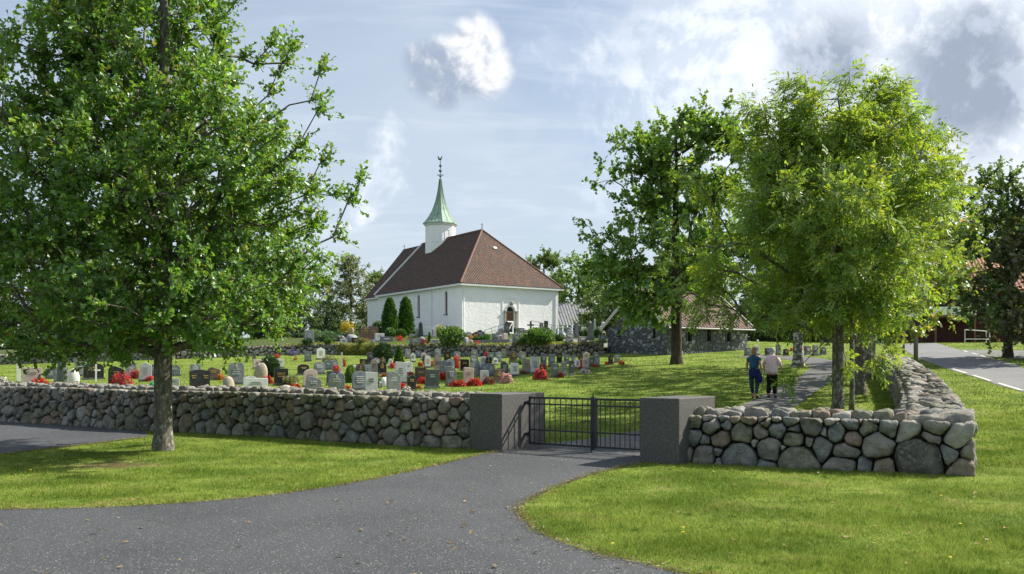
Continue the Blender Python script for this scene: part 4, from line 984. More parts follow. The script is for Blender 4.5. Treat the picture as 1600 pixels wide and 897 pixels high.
# the ash inside the corner of the wall
b = at(1309, 652); b.z -= .02
ex = [sil(1265, 132, 23.3), sil(1240, 145, 23.3), sil(1285, 145, 23.4), sil(1255, 160, 23.1), sil(1375, 122, 23.3), sil(1385, 140, 23.2), sil(1360, 150, 23.2), sil(1400, 150, 23.5), sil(1390, 165, 23.1), sil(1190, 165, 23), sil(1205, 175, 23), sil(1420, 165, 23), sil(1440, 215, 23), sil(1085, 255, 22.6), sil(1105, 275, 22.6), sil(1125, 300, 22.6), sil(1075, 345, 22.4), sil(1090, 370, 22.4), sil(1065, 400, 22.2), sil(1475, 290, 23), sil(1480, 330, 23), sil(1135, 488, 22), sil(1410, 540, 22.5), sil(1390, 555, 22.5), sil(1350, 560, 22.4), sil(1268, 578, 22.2, -.3), sil(1230, 495, 22.4), sil(1180, 485, 22.4)]
rq = np.random.default_rng(4)
for q_ in ((1262, 165), (1262, 200), (1378, 160), (1382, 200), (1205, 200)):
    for _ in range(9): p_ = np.array(sil(q_[0], q_[1], 23.3)); ex.append(tuple(p_+rq.normal(0, 1, 3)*np.array([.38, .5, .38])))
make_tree('ash_tree', b, [(2.6, 1.0, -.3), (3.0, 2.0, -.4), (3.5, 2.7, -.5), (4.3, 3.1, -.5), (5.4, 3.0, -.4), (6.4, 2.5, -.2), (7.1, 1.9), (7.7, 1.2), (8.0, .5)], 430, 7.4, .150, LASH, BARK,
          'light green ash with grey trunk just inside the boulder wall corner', 8, 'pinnate', twigs=5, per=5, ln=.125, wd=.046, tl_=.55, fork=2.0, droop=.25, gap=.22, extra=ex, lumps=7, shell=.6, clump=70, cr=.75)
# tall maple by the stone building
b = at(1057, 569); b.z -= .05; k = b.y/FPX
def mz(py): return CAMH+(HOR-py)*k-b.z
make_tree('maple_tree', b, [(mz(500), 1.2, -.6), (mz(478), 2.4, -.9), (mz(450), 3.5, -1.0), (mz(415), 3.9, -.9), (mz(370), 3.9, -.9), (mz(335), 2.5, -.5), (mz(305), 2.7, -.1), (mz(270), 3.6, -.2), (mz(225), 3.2, .4), (mz(195), 2.4, .5), (mz(178), .8, .3)], 560, mz(215), .31, LMAP, DBARK,
          'tall dark-trunked maple on the lawn before the stone building', 15, 'maple', twigs=5, per=11, ln=.20, wd=.17, tl_=.75, fork=3.6, gap=.5, lumps=8, shell=.5, tip=.016, clump=34, cr=1.3, extra=[(-4.6, -.5, mz(370)), (-5.0, 0, mz(350)), (-4.4, .4, mz(285)), (-4.0, 0, mz(262)), (3.2, 0, mz(230)), (3.3, 0, mz(290)), (3.0, 0, mz(255)), (-4.4, 0, mz(420))])
# avenue trees behind the ash
def row_tree(px, py, prof, n_t, top, r0, lm, bk, label, seed, **kw):
    b_ = at(px, py); b_.z -= .05; return make_tree(kw.pop('name', 'maple_tree'), b_, prof, n_t, top, r0, lm, bk, label, seed, **kw)
row_tree(1343, 616, [(2.0, 1.4, .5), (2.8, 2.7, .6), (4.2, 3.2, .7), (5.8, 3.2, .6), (7.2, 2.6, .4), (8.6, 1.8, .2), (9.4, .5)], 260, 8.4, .20, LMAP2, BARK, 'maple with thick grey trunk and reddish-tinged leaves behind the ash', 23, kind='maple', twigs=5, per=9, ln=.15, wd=.13, tl_=.6, fork=2.0, gap=.25)
row_tree(1331, 645, [(2.2, .5), (3.0, 1.0), (4.4, 1.2), (5.6, .8), (6.2, .3)], 40, 5.6, .075, LASH, BARK, 'slim young tree with thin trunk right beside the ash', 29, kind='oval', twigs=5, per=8, ln=.12, wd=.05, tl_=.45, fork=1.8, name='young_tree')
row_tree(1247, 574, [(2.6, 1.6), (4.0, 3.4), (6.0, 4.0), (8.5, 3.2), (10.5, 1.6), (11.2, .4)], 170, 10, .28, LMAP, mat('birch_bark', (.10, .09, .08), (.10, .09, .08), 3, col3=(.5, .5, .47), ns3=5, f3=(.5, .56), bump=.5, bs=15, bd=.04), 'tree with white-blotched dark trunk beside the bend of the path', 33, kind='maple', twigs=5, per=9, ln=.18, wd=.15, tl_=.7, fork=2.6)
row_tree(1356, 592, [(2.4, 1.5), (4, 3.2), (6, 3.6), (8, 2.6), (9.6, .6)], 130, 8.6, .2, LMAP2, BARK, 'second avenue maple farther along the dry stone wall', 35, kind='maple', twigs=5, per=9, ln=.18, wd=.15, tl_=.65, fork=2.4)
row_tree(1361, 580, [(2.4, 1.5), (4, 3.4), (6.5, 3.9), (9, 2.8), (11, .6)], 130, 9.6, .22, LMAP, BARK, 'farthest avenue maple at the end of the dry stone wall', 36, kind='maple', twigs=5, per=8, ln=.2, wd=.17, tl_=.75, fork=2.4)
# trees across the road
row_tree(1575, 559, [(1.8, 1.2, .3), (2.6, 2.3, .4), (4, 2.8, .5), (6, 2.9, .4), (8, 2.3, .2), (9.2, 1.4), (9.9, .4)], 300, 9, .23, LFAR, DBARK, 'tall dark tree on the grass corner across the road', 41, name='roadside_tree', kind='maple', twigs=5, per=9, ln=.18, wd=.15, tl_=.65, fork=2.2, gap=.55, lumps=8, tip=.018, clump=36, cr=1.3)
row_tree(1640, 560, [(.8, 2.2), (2, 3.2), (4, 3.4), (6.5, 2.6), (8, .8)], 260, 7, .25, leaf_mat('copper_leaf', (.08, .095, .045), (.12, .125, .06), .35, None, .05), DBARK, 'bushy bronze-tinged tree at the right edge across the road', 43, name='roadside_tree', kind='maple', twigs=5, per=9, ln=.2, wd=.16, tl_=.7, fork=.8)
# background woods: each tree its own thing, six shapes shared between copies
FT = []
for k, (lm, nm, kd, pr, h_, nT) in enumerate(((LFAR, 'broadleaf_tree', 'maple', [(1.5, 2.5), (3.5, 4.5), (6.5, 5.2), (10, 4.4), (12.5, 2.6), (14, .8)], 12, 300), (LBIR, 'willow_tree', 'oval', [(1.2, 2.5), (3, 4.0), (6, 4.2), (9, 3.4), (12, 2.0), (14, .5)], 12, 260),
                                (LDRK, 'broadleaf_tree', 'maple', [(.6, 3.0), (2.5, 4.6), (5, 5.0), (8, 4.2), (10.5, 2.4), (12, .7)], 10, 300), (LMAP, 'broadleaf_tree', 'maple', [(2.2, 2.2), (4.5, 4.2), (7.5, 4.6), (10, 3.6), (12.5, 1.2)], 11, 280))):
    r_ = make_tree(nm, (0, 0, 0), pr, nT, h_, .3, lm, DBARK, 'tree', 50+k, kind=kd, twigs=6 if kd == 'maple' else 9, per=9, ln=.28, wd=.24 if kd == 'maple' else .16, tl_=1.0, fork=1.6, gap=.45, lumps=8, tip=.02, droop=.5 if kd == 'oval' else 0, clump=26, cr=1.5); FT.append([r_, 0])
def far_tree(kind_, px, Y, h_, label, rz=None, w=1.0, grp='trees behind the churchyard'):
    q = FT[kind_]; src = q[0]; o = src if q[1] == 0 else copy_tree(src); q[1] += 1
    x = (px-800)/FPX*Y; o.location = (x, Y, G(x, Y)-.1); H_ = (14, 14, 12, 12.5)[kind_]; s = h_/H_; o.scale = (s*w, s*w, s); o.rotation_euler = (0, 0, rz if rz is not None else random.uniform(0, 6.28))
    o['label'] = label; o['group'] = grp; o['category'] = 'tree'; return o
far_tree(1, 548, 150, 14.5, 'pale silvery willow left of the church behind its chancel')
far_tree(0, 592, 165, 13, 'dark green tree close behind the church chancel')
far_tree(0, 500, 160, 12, 'broad tree left of the willow, half behind the oak')
far_tree(2, 520, 140, 7, 'low dark bushy tree under the willow')
far_tree(0, 850, 150, 15.0, 'green tree rising just right of the church roof')
far_tree(3, 905, 135, 12.5, 'airy tree above the metal-roofed house')
far_tree(0, 945, 120, 11, 'round tree between the metal-roofed house and the maple')
far_tree(2, 1000, 105, 8.5, 'dark tree directly behind the stone outbuilding gable')
far_tree(2, 962, 100, 6.0, 'low dark tree behind the white columns of the upper graveyard')
far_tree(3, 1090, 110, 13, 'tree behind the stone outbuilding roof')
far_tree(0, 1165, 105, 12.5, 'tree between the maple and the ash, far behind')
far_tree(2, 1215, 95, 8, 'dark tree behind the far graves beyond the path')
far_tree(2, 1290, 92, 8, 'dark tree behind the path bend, right of the blotched trunk')
far_tree(2, 1175, 90, 4.6, 'low dark tree behind the far graves, left of the walkers', w=1.3)
far_tree(2, 1250, 88, 4.2, 'low dark tree behind the far graves beside the blotched trunk', w=1.3)
far_tree(2, 1335, 86, 5.0, 'low dark tree behind the ash trunk beyond the path bend', w=1.3)
far_tree(3, 1240, 120, 15, 'tall tree seen through the ash crown')
far_tree(0, 1330, 115, 14, 'tall tree behind the ash trunk')
for k, (px, Y, h_, kd, lb) in enumerate(((1400, 100, 12, 2, 'dark tree where the road disappears'), (1450, 105, 14, 0, 'tree left of the timber house'), (1485, 96, 9, 2, 'dark low tree beside the timber house corner'), (1545, 112, 16, 2, 'tall dark tree behind the timber house roof'),
                                        (1600, 110, 15, 0, 'tree right of the timber house'), (1650, 100, 13, 2, 'dark tree at the right edge behind the side road'), (1570, 84, 5.2, 2, 'low dark bush-like tree before the timber house'), (1506, 78, 5.6, 0, 'bushy tree hiding the left half of the timber house'), (1538, 80, 4.4, 3, 'small tree hiding the middle of the timber house'), (1460, 90, 5.0, 3, 'small tree on the verge beside the road crest'))):
    far_tree(kd, px, Y, h_, lb, grp='trees beyond the road')
for k, (px, Y, h_, kd, lb) in enumerate(((-10, 84, 5.5, 2, 'low dark tree on the terrace at the left edge'), (60, 86, 5, 2, 'low dark tree on the terrace, second from the left edge'), (140, 88, 6, 2, 'low dark tree on the terrace, third from the left edge'), (225, 90, 5.5, 2, 'low dark tree on the terrace just left of the oak trunk'), (330, 95, 6, 2, 'low dark tree on the terrace just right of the oak trunk'), (420, 100, 6, 2, 'low dark tree on the terrace behind the oak crown edge'), (-60, 95, 12, 2, 'dark tree at the left edge behind the oak'), (70, 90, 11, 2, 'dark tree behind the lower left of the oak crown'), (180, 98, 13, 0, 'broad tree behind the oak crown'), (300, 110, 12, 2, 'dark tree behind the oak trunk'), (400, 125, 12, 0, 'tree right behind the oak crown edge'), (450, 130, 9, 2, 'low dark tree beside the pale willow group'))):
    far_tree(kd, px, Y, h_, lb, grp='trees behind the oak')
# ------------------------------------------------------------------ shrubs
def shrub(name, px, py, w, h, lm, label, cat='bush', form='ball', dens=900, leaf=.05, seed=1, yaw=0):
    """clipped or loose shrub of leaf faces; size in photograph pixels at its base"""
    b_ = at(px, py); s = b_.y/FPX; rx, hz = w*s/2, h*s; rg = np.random.default_rng(seed)
    root = empty(name, b_, 0, label, cat); n_ = dens
    a = rg.uniform(0, 2*np.pi, n_); c_ = rg.uniform(-1, 1, n_); q = rg.uniform(.75 if form != 'loose' else .35, 1.03, n_)
    if form in ('ball', 'loose'):
        r_ = np.sqrt(1-c_*c_); lump = 1+(.06 if form == 'ball' else .22)*np.sin(3*a+seed)*np.sin(4*c_+seed*2)
        P = np.stack([np.cos(a)*r_*rx*q*lump, np.sin(a)*r_*rx*q*lump, hz*.5+c_*hz*.5*q*lump], 1); C0 = np.array([0, 0, hz*.5])
    else:
        zt = rg.uniform(0, 1, n_); rad = {'cone': (1-zt)**.8, 'column': np.sqrt(np.maximum(0, 1-zt**1.9))*(.80+.20*np.minimum(1, zt*4))}[form]
        lump = 1+.09*np.sin(4*a+9*zt+seed)+.07*np.sin(7*a-15*zt+2*seed)
        P = np.stack([np.cos(a)*rx*rad*q*lump, np.sin(a)*rx*rad*q*lump, zt*hz], 1); C0 = np.stack([0*zt, 0*zt, zt*hz*.9], 1)
    O = unit(P-C0); A = unit(O*.6+rg.normal(0, .5, P.shape)+np.array([0, 0, .5 if form != 'loose' else .2])); N = unit(O+rg.normal(0, .4, P.shape))
    sz = leaf*rg.uniform(.7, 1.4, n_); V, F = leaf_quads(P, A, N, sz*1.8, sz)
    np_obj('foliage', V, F, lm, root)
    m2 = MB()
    for k in range(4):
        an = k*1.6+seed; m2.tube((0, 0, -.1), (math.cos(an)*rx*.4, math.sin(an)*rx*.4, hz*.6), .03, .012, 5)
    m2.build('stem', DBARK, root)
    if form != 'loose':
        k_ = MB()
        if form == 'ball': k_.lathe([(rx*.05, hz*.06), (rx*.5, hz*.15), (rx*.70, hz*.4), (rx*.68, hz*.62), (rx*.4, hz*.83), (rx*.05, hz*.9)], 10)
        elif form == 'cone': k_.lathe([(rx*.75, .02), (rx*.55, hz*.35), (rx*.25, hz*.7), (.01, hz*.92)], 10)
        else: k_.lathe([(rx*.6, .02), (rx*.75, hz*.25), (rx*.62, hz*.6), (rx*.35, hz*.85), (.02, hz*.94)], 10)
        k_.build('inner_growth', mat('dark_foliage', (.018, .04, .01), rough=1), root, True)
    return root
LYEW = leaf_mat('yew_leaf', (.022, .06, .014), (.035, .085, .02), .2, None, .04); LTHU = leaf_mat('thuja_leaf', (.045, .115, .016), (.07, .15, .02), .25, None, .03)
LYEL = leaf_mat('yellow_leaf', (.42, .34, .03), (.30, .30, .04), .4, None, .03); LBUS = leaf_mat('bush_leaf', (.075, .16, .03), (.11, .20, .04), .4, None, .05)
LBG = leaf_mat('bluegreen_leaf', (.05, .11, .045), (.075, .14, .06), .3, None, .05); LGG = leaf_mat('grey_green_leaf', (.15, .18, .09), (.22, .24, .13), .3, None, .04)
for a in (('thuja', 609, 518, 23, 58, LTHU, 'tall clipped column thuja by the nave, farther from the church front', 'thuja', 'column', 5200, .12, 3), ('thuja', 634, 519, 23, 58, LTHU, 'tall clipped column thuja by the nave, nearer the church front', 'thuja', 'column', 5200, .12, 5),
          ('clipped_yew', 599, 568, 29, 31, LYEW, 'dark green clipped ball shrub among the lower graves', 'bush', 'ball', 3400, .06, 2), ('cone_conifer', 623, 568, 15, 26, LTHU, 'small green cone conifer right of the clipped ball shrub', 'conifer', 'cone', 1600, .06, 4),
          ('dark_conifer', 421, 590, 28, 32, LYEW, 'dark green conifer bush beside the rough gravestones', 'bush', 'ball', 2600, .06, 6), ('green_shrub', 548, 598, 14, 25, LBUS, 'upright green shrub beside the white grave post', 'bush', 'column', 1000, .06, 8),
          ('grey_herb', 454, 602, 23, 14, LGG, 'grey-green herb clump beside the black gilded gravestone', 'plant', 'loose', 700, .06, 9), ('round_bush', 490, 515, 23, 15, LBUS, 'rounded green bush at the left of the upper graveyard', 'bush', 'ball', 1300, .09, 10),
          ('round_bush', 508, 512, 17, 12, LYEW, 'dark rounded bush right of the leftmost upper bush', 'bush', 'ball', 1000, .09, 11), ('yellow_shrub', 542, 522, 22, 23, LYEL, 'bright yellow-leaved shrub in the upper graveyard', 'bush', 'loose', 1300, .09, 12),
          ('spreading_juniper', 508, 534, 44, 16, LBG, 'spreading dark juniper on the terrace edge below the yellow shrub', 'bush', 'loose', 2400, .08, 13), ('round_bush', 593, 525, 23, 22, LBG, 'blue-green rounded bush left of the thujas', 'bush', 'ball', 1900, .09, 14),
          ('round_bush', 610, 527, 13, 14, LBUS, 'small light green bush below the thujas', 'bush', 'ball', 900, .08, 15), ('round_bush', 627, 529, 15, 14, LTHU, 'small green bush between the thujas and the red flowers', 'bush', 'ball', 900, .08, 16),
          ('round_bush', 641, 524, 14, 8, LBUS, 'low flat green bush beside the white garden wall', 'bush', 'ball', 700, .08, 17), ('yellow_shrub', 687, 528, 11, 19, LYEL, 'slim pale yellow shrub beside the nave corner', 'bush', 'loose', 800, .07, 18),
          ('small_cypress', 671, 538, 6, 18, LTHU, 'tiny dark cypress left of the broad green shrub', 'conifer', 'cone', 700, .05, 19), ('broad_shrub', 706, 541, 40, 26, LBUS, 'broad light green shrub on the terrace before the church corner', 'bush', 'loose', 4200, .10, 20),
          ('broad_shrub', 842, 543, 46, 22, LBUS, 'broad green shrub on the terrace before the church right wall', 'bush', 'loose', 4600, .10, 21), ('round_bush', 759, 532, 11, 8, LTHU, 'little yellow-green ball bush before the church front', 'bush', 'ball', 600, .07, 22),
          ('round_bush', 918, 530, 12, 16, LBUS, 'green bush between the dark obelisks right of the church', 'bush', 'loose', 800, .09, 23), ('round_bush', 934, 528, 12, 14, LTHU, 'yellow-green bush before the white columns', 'bush', 'loose', 700, .09, 24),
          ('round_bush', 882, 516, 16, 9, LBUS, 'green bush behind the white railing', 'bush', 'loose', 700, .09, 25), ('low_shrub', 812, 570, 16, 7, LBUS, 'low green shrub among the far lower graves', 'bush', 'loose', 500, .06, 26),
          ('low_shrub', 515, 569, 22, 12, LGG, 'loose flowering shrub before the overgrown stretch of retaining wall', 'bush', 'loose', 700, .07, 27), ('low_shrub', 581, 612, 12, 8, LTHU, 'small light green plant before the tall light headstone', 'plant', 'loose', 500, .045, 28),
          ('low_shrub', 120, 604, 14, 6, LGG, 'tuft of long grass by the white boulder gravestone', 'plant', 'loose', 300, .06, 29), ('low_shrub', 962, 540, 12, 10, LBUS, 'shrub beside the left wall of the stone outbuilding', 'bush', 'loose', 500, .08, 30)):
    shrub(*a)
rq = random.Random(17); nb_ = 0
for k in range(38):
    px = (482+k*18.6 if k < 26 else 436+(k-26)*11.5)+rq.uniform(-5, 5); py = rq.choice((520, 527, 533, 538)); lm_ = rq.choice((LBUS, LBG, LTHU, LYEW, LGG))
    cn = {LBUS: 'light green', LBG: 'blue-green', LTHU: 'bright green', LYEW: 'dark green', LGG: 'grey-green'}[lm_]; nb_ += 1
    shrub('low_shrub', px, py, rq.uniform(8, 17), rq.uniform(5, 10), lm_, 'x', 'bush', rq.choice(('loose', 'ball')), 420, .08, 200+k)
lows = sorted([o for o in COL.objects if o.get('label') == 'x'], key=lambda o: o.location.x/o.location.y)
CN = {'bush_leaf': 'light green', 'bluegreen_leaf': 'blue-green', 'thuja_leaf': 'bright green', 'yew_leaf': 'dark green', 'grey_green_leaf': 'grey-green'}; cnt_ = {}
for o in lows:
    c_ = CN[[h.data.materials[0].name for h in o.children if h.name.startswith('foliage')][0]]; cnt_.setdefault(c_, []).append(o)
for c_, l in cnt_.items():
    for j, o in enumerate(l): o['label'] = '%s %s low shrub from the left among the terrace graves' % (['first', 'second', 'third', 'fourth', 'fifth', 'sixth', 'seventh', 'eighth', 'ninth', 'tenth', 'eleventh', 'twelfth', 'thirteenth', 'fourteenth', 'fifteenth', 'sixteenth'][j], c_); o['group'] = 'low shrubs on the terrace'
# overgrowth hanging over the retaining wall
rg = np.random.default_rng(77); P = []
for _ in range(5200):
    px = rg.choice([rg.uniform(530, 592), rg.uniform(440, 960)], p=[.55, .45]); 
    x = np.interp(px, [800+FPX*p.x/p.y for p in TLP], [p.x for p in TLP]); y = np.interp(x, TLX, TLY); dns = 530 < px < 592
    h = rg.uniform(.0, .9) if dns else rg.uniform(.78, .9); P.append((x, y-.12+(.35*rg.random() if h > .8 else -.25*(1-h)), float(H0(x, y))+h))
P = np.array(P); A = unit(rg.normal(0, .5, P.shape)+np.array([0, -.4, .35])); N = unit(rg.normal(0, .5, P.shape)+np.array([0, -.5, .5])); q = rg.uniform(.1, .2, len(P))
V, F = leaf_quads(P, A, N, q, q*.35); tag(np_obj('wall_overgrowth', V, F, leaf_mat('dry_grass_leaf', (.20, .24, .05), (.28, .29, .08), .4, None, .03)), 'yellow-green grass hanging over the retaining wall', 'grass', kind='stuff')
# ------------------------------------------------------------------ dry litter along the asphalt edges
rg = np.random.default_rng(61); P = []
for ln_ in (LEFT_EDGE, RIGHT_EDGE, PARK[:4]):
    for a, b in zip(ln_[:-1], ln_[1:]):
        k = int(math.dist(a, b)*330); s = rg.uniform(0, 1, k)[:, None]; q = np.array(a)+(np.array(b)-np.array(a))*s; P.append(q+rg.normal(0, .055, (k, 2)))
P = np.vstack(P); P = np.c_[P, H0(P[:, 0], P[:, 1])+.014+rg.uniform(0, .02, len(P))]; A = unit(rg.normal(0, 1, P.shape)*np.array([1, 1, .4])); N = unit(rg.normal(0, .5, P.shape)+np.array([0, 0, 1])); q = rg.uniform(.02, .06, len(P))
V, F = leaf_quads(P, A, N, q, q*.22); tag(np_obj('edge_litter', V, F, leaf_mat('dry_litter', (.17, .13, .06), (.25, .21, .10), .2, (.10, .16, .03), .02, ns=4)), 'dry grass litter along the asphalt edges', 'litter', kind='stuff')
# ------------------------------------------------------------------ grass blades
def in_poly(P, poly):
    x, y = P[:, 0], P[:, 1]; ins = np.zeros(len(P), bool); n_ = len(poly)
    for i in range(n_):
        x0, y0 = poly[i]; x1, y1 = poly[(i+1) % n_]
        k = ((y0 > y) != (y1 > y)) & (x < (x1-x0)*(y-y0)/((y1-y0) or 1e-9)+x0); ins ^= k
    return ins
def near_line(P, line, dist):
    m_ = np.zeros(len(P), bool)
    for a, b in zip(line[:-1], line[1:]):
        a = np.array(a[:2]); b = np.array(b[:2]); ab = b-a; k = np.clip(((P-a)@ab)/(ab@ab+1e-9), 0, 1)
        m_ |= ((P-(a+k[:, None]*ab))**2).sum(1) < dist**2
    return m_

PATHP = PATH_L+PATH_R[::-1]; ROADP = ROAD_L+ROAD_R[::-1]
def blades(name, n_, ymin, ymax, h, w, label, seed, pw=2.0, keep=None):
    rg = np.random.default_rng(seed); u = rg.uniform(0, 1, n_); a, b = ymin**(2-pw) if pw != 2 else math.log(ymin), ymax**(2-pw) if pw != 2 else math.log(ymax)
    Y = np.exp(a+(b-a)*u) if pw == 2 else (a+(b-a)*u)**(1/(2-pw)); X = Y*rg.uniform(-.62, .62, n_); P = np.stack([X, Y], 1)
    # crowd some blades on the asphalt edges so that the border is ragged
    Pt = P+rg.normal(0, .045, P.shape)+.07*np.sin(P[:, ::-1]*5.3+1.7*np.sin(P*2.9)); k = ~in_poly(Pt, DRIVE) & ~in_poly(P, PARK) & ~in_poly(P, PATHP) & ~in_poly(P, ROADP)
    if keep is not None: k &= keep(P)
    k &= (((P[:, 0]-BARE[0])*.75)**2+(P[:, 1]-BARE[1])**2+rg.normal(0, .25, len(P)) > .45)
    P = P[k]; m_ = len(P); Z = H0(P[:, 0], P[:, 1]); an = rg.uniform(0, 2*np.pi, m_); sc_ = np.clip(.6+P[:, 1]/30, .8, 2.2)
    hh = h*rg.uniform(.45, 1.35, m_)*(.55+.9*(np.sin(P[:, 0]*2.1+1.3*np.sin(P[:, 1]*1.7))*np.sin(P[:, 1]*2.6)*.5+.5)); ww = w*sc_*rg.uniform(.7, 1.3, m_)
    dx_, dy_ = np.cos(an)*ww/2, np.sin(an)*ww/2; le = rg.normal(0, .5, (m_, 2))*hh[:, None]
    V = np.stack([np.stack([P[:, 0]-dx_, P[:, 1]-dy_, Z-.005], 1), np.stack([P[:, 0]+dx_, P[:, 1]+dy_, Z-.005], 1), np.stack([P[:, 0]+le[:, 0], P[:, 1]+le[:, 1], Z+hh], 1)], 1).reshape(-1, 3)
    tag(np_obj(name, V, np.arange(len(V)).reshape(-1, 3), BLADE), label, 'grass', kind='stuff')
edge_y = np.array(wl)[::-1]
def front_of_wall(P):
    xs_ = np.array([p[0] for p in wl]+[cL.x, cR.x]+[wr0[0], wr1[0]]); ys_ = np.array([p[1] for p in wl]+[cL.y, cR.y]+[wr0[1], wr1[1]])
    o_ = np.argsort(xs_); lim = np.interp(P[:, 0], xs_[o_], ys_[o_])
    return (P[:, 1] < lim) | (P[:, 0] > wr1[0]-.1)
blades('short_grass', 620000, 6.0, 24, .040, .0075, 'short mown grass of the front lawns beside the drive', 1, keep=front_of_wall)
blades('mown_grass', 330000, 15, 75, .05, .016, 'mown grass of the churchyard lawn and the road verge', 2, keep=lambda P: ~front_of_wall(P) | (P[:, 0] > wr1[0]))
# ------------------------------------------------------------------ gravestones
GC = {'grey': mat('grave_grey', (.17, .18, .195), (.25, .26, .275), 8, rough=.6, col3=(.13, .13, .14), ns3=60, bump=.1, bs=60, bd=.01),
      'light grey': mat('grave_light', (.46, .47, .48), (.55, .55, .56), 8, rough=.7, col3=(.3, .3, .3), ns3=60),
      'black': mat('grave_black', (.012, .012, .013), (.03, .03, .03), 8, rough=.25, spec=.5), 'dark grey': mat('grave_dark', (.075, .08, .085), (.12, .125, .13), 8, rough=.5, col3=(.18, .18, .18), ns3=70),
      'pinkish': mat('grave_pink', (.48, .38, .34), (.56, .46, .42), 8, rough=.6, col3=(.38, .3, .27), ns3=70), 'white': mat('grave_white', (.66, .66, .64), (.74, .74, .72), 6, rough=.7),
      'brown': mat('grave_brown', (.085, .062, .05), (.14, .10, .08), 8, rough=.5), 'tan': mat('grave_tan', (.36, .31, .25), (.28, .24, .2), 8, bump=.4, bs=25, bd=.03),
      'blue-grey': mat('grave_blue', (.15, .175, .21), (.21, .235, .27), 8, rough=.5, col3=(.1, .11, .13), ns3=60), 'green-grey': mat('grave_green', (.12, .145, .14), (.17, .195, .185), 8, rough=.5)}
GOLD = mat('gilt_lettering', (.62, .45, .12), rough=.4); WHT = mat('white_lettering', (.75, .75, .75), rough=.7)
def outline(shape, w, h, r_):
    x = w/2
    if shape == 'flat': return [(-x, 0), (x, 0), (x, h*.97), (-x, h)]
    if shape == 'round':
        n_ = 10; s = h-min(x*.7, h*.3); return [(-x, 0), (x, 0)]+[(x*math.cos(math.pi*i/n_), s+(h-s)*math.sin(math.pi*i/n_)) for i in range(n_+1)]
    if shape == 'peak': return [(-x, 0), (x, 0), (x, h*.74), (x*.62, h*.86), (x*.2, h*.92), (-x*.3, h), (-x*.72, h*.95), (-x, h*.80)]
    if shape == 'gable': return [(-x, 0), (x, 0), (x, h*.80), (0, h), (-x, h*.80)]
    if shape == 'heart':
        return [(-x, 0), (x, 0), (x, h*.72), (x*.92, h*.88), (x*.7, h*.97), (x*.42, h), (x*.15, h*.95), (0, h*.86), (-x*.18, h*.94), (-x*.45, h*.985), (-x*.75, h*.94), (-x*.95, h*.82), (-x, h*.68)]
    if shape == 'taper': return [(-x, 0), (x, 0), (x*.7, h*.86), (x*.35, h), (-x*.35, h), (-x*.7, h*.86)]
    if shape == 'shoulder': return [(-x, 0), (x, 0), (x, h*.78), (x*.55, h*.80), (x*.42, h*.93), (0, h), (-x*.42, h*.93), (-x*.55, h*.80), (-x, h*.78)]
    if shape == 'winged': return [(-x, 0), (x, 0), (x, h*.92), (x*.4, h*.98), (x*.3, h), (-x*.3, h), (-x*.4, h*.98), (-x, h*.92)]
ORDW = ['', 'first', 'second', 'third', 'fourth', 'fifth', 'sixth', 'seventh', 'eighth', 'ninth', 'tenth', 'eleventh', 'twelfth', 'thirteenth', 'fourteenth', 'fifteenth', 'sixteenth', 'seventeenth', 'eighteenth', 'nineteenth', 'twentieth']
def ordinal(n_):
    if n_ <= 20: return ORDW[n_]
    tens = {2: 'twenty', 3: 'thirty', 4: 'forty'}[n_//10]; return tens+'-'+ORDW[n_ % 10] if n_ % 10 else {3: 'thirtieth', 4: 'fortieth'}[n_//10]
SHW = {'flat': 'flat-topped', 'round': 'round-topped', 'peak': 'wavy-topped', 'gable': 'pointed', 'heart': 'heart-shaped', 'taper': 'tapering', 'shoulder': 'shouldered', 'winged': 'wide', 'rough': 'rough', 'obelisk': 'obelisk', 'column': 'column', 'cross': 'cross', 'post': 'post'}
def boulder(w, dp, h, r_, m_, name, parent=None):
    ph = [r_.uniform(0, 6.28) for _ in range(6)]; nu, nv = 12, 7; V = []; F = []
    for j in range(nv+1):
        v_ = j/nv; el = -math.pi/2*.5+v_*(math.pi/2*1.5); 
        for i in range(nu):
            a = 2*math.pi*i/nu; k = 1+.10*math.sin(2*a+ph[0]+3*v_)+.07*math.sin(3*a+ph[1]-4*v_)+.04*math.sin(5*a+ph[2]+6*v_)
            V.append((w/2*k*math.cos(a)*math.cos(el)**.7, dp/2*k*math.sin(a)*math.cos(el)**.7, h*(.33+.67*math.sin(el)*(1+.06*math.sin(2*a+ph[3])))))
    for j in range(nv):
        for i in range(nu): F.append((j*nu+i, j*nu+(i+1) % nu, (j+1)*nu+(i+1) % nu, (j+1)*nu+i))
    F.append(tuple(range(nv*nu, nv*nu+nu))); return mesh_obj(name, V, F, m_, parent, True)
YAW = R(27)
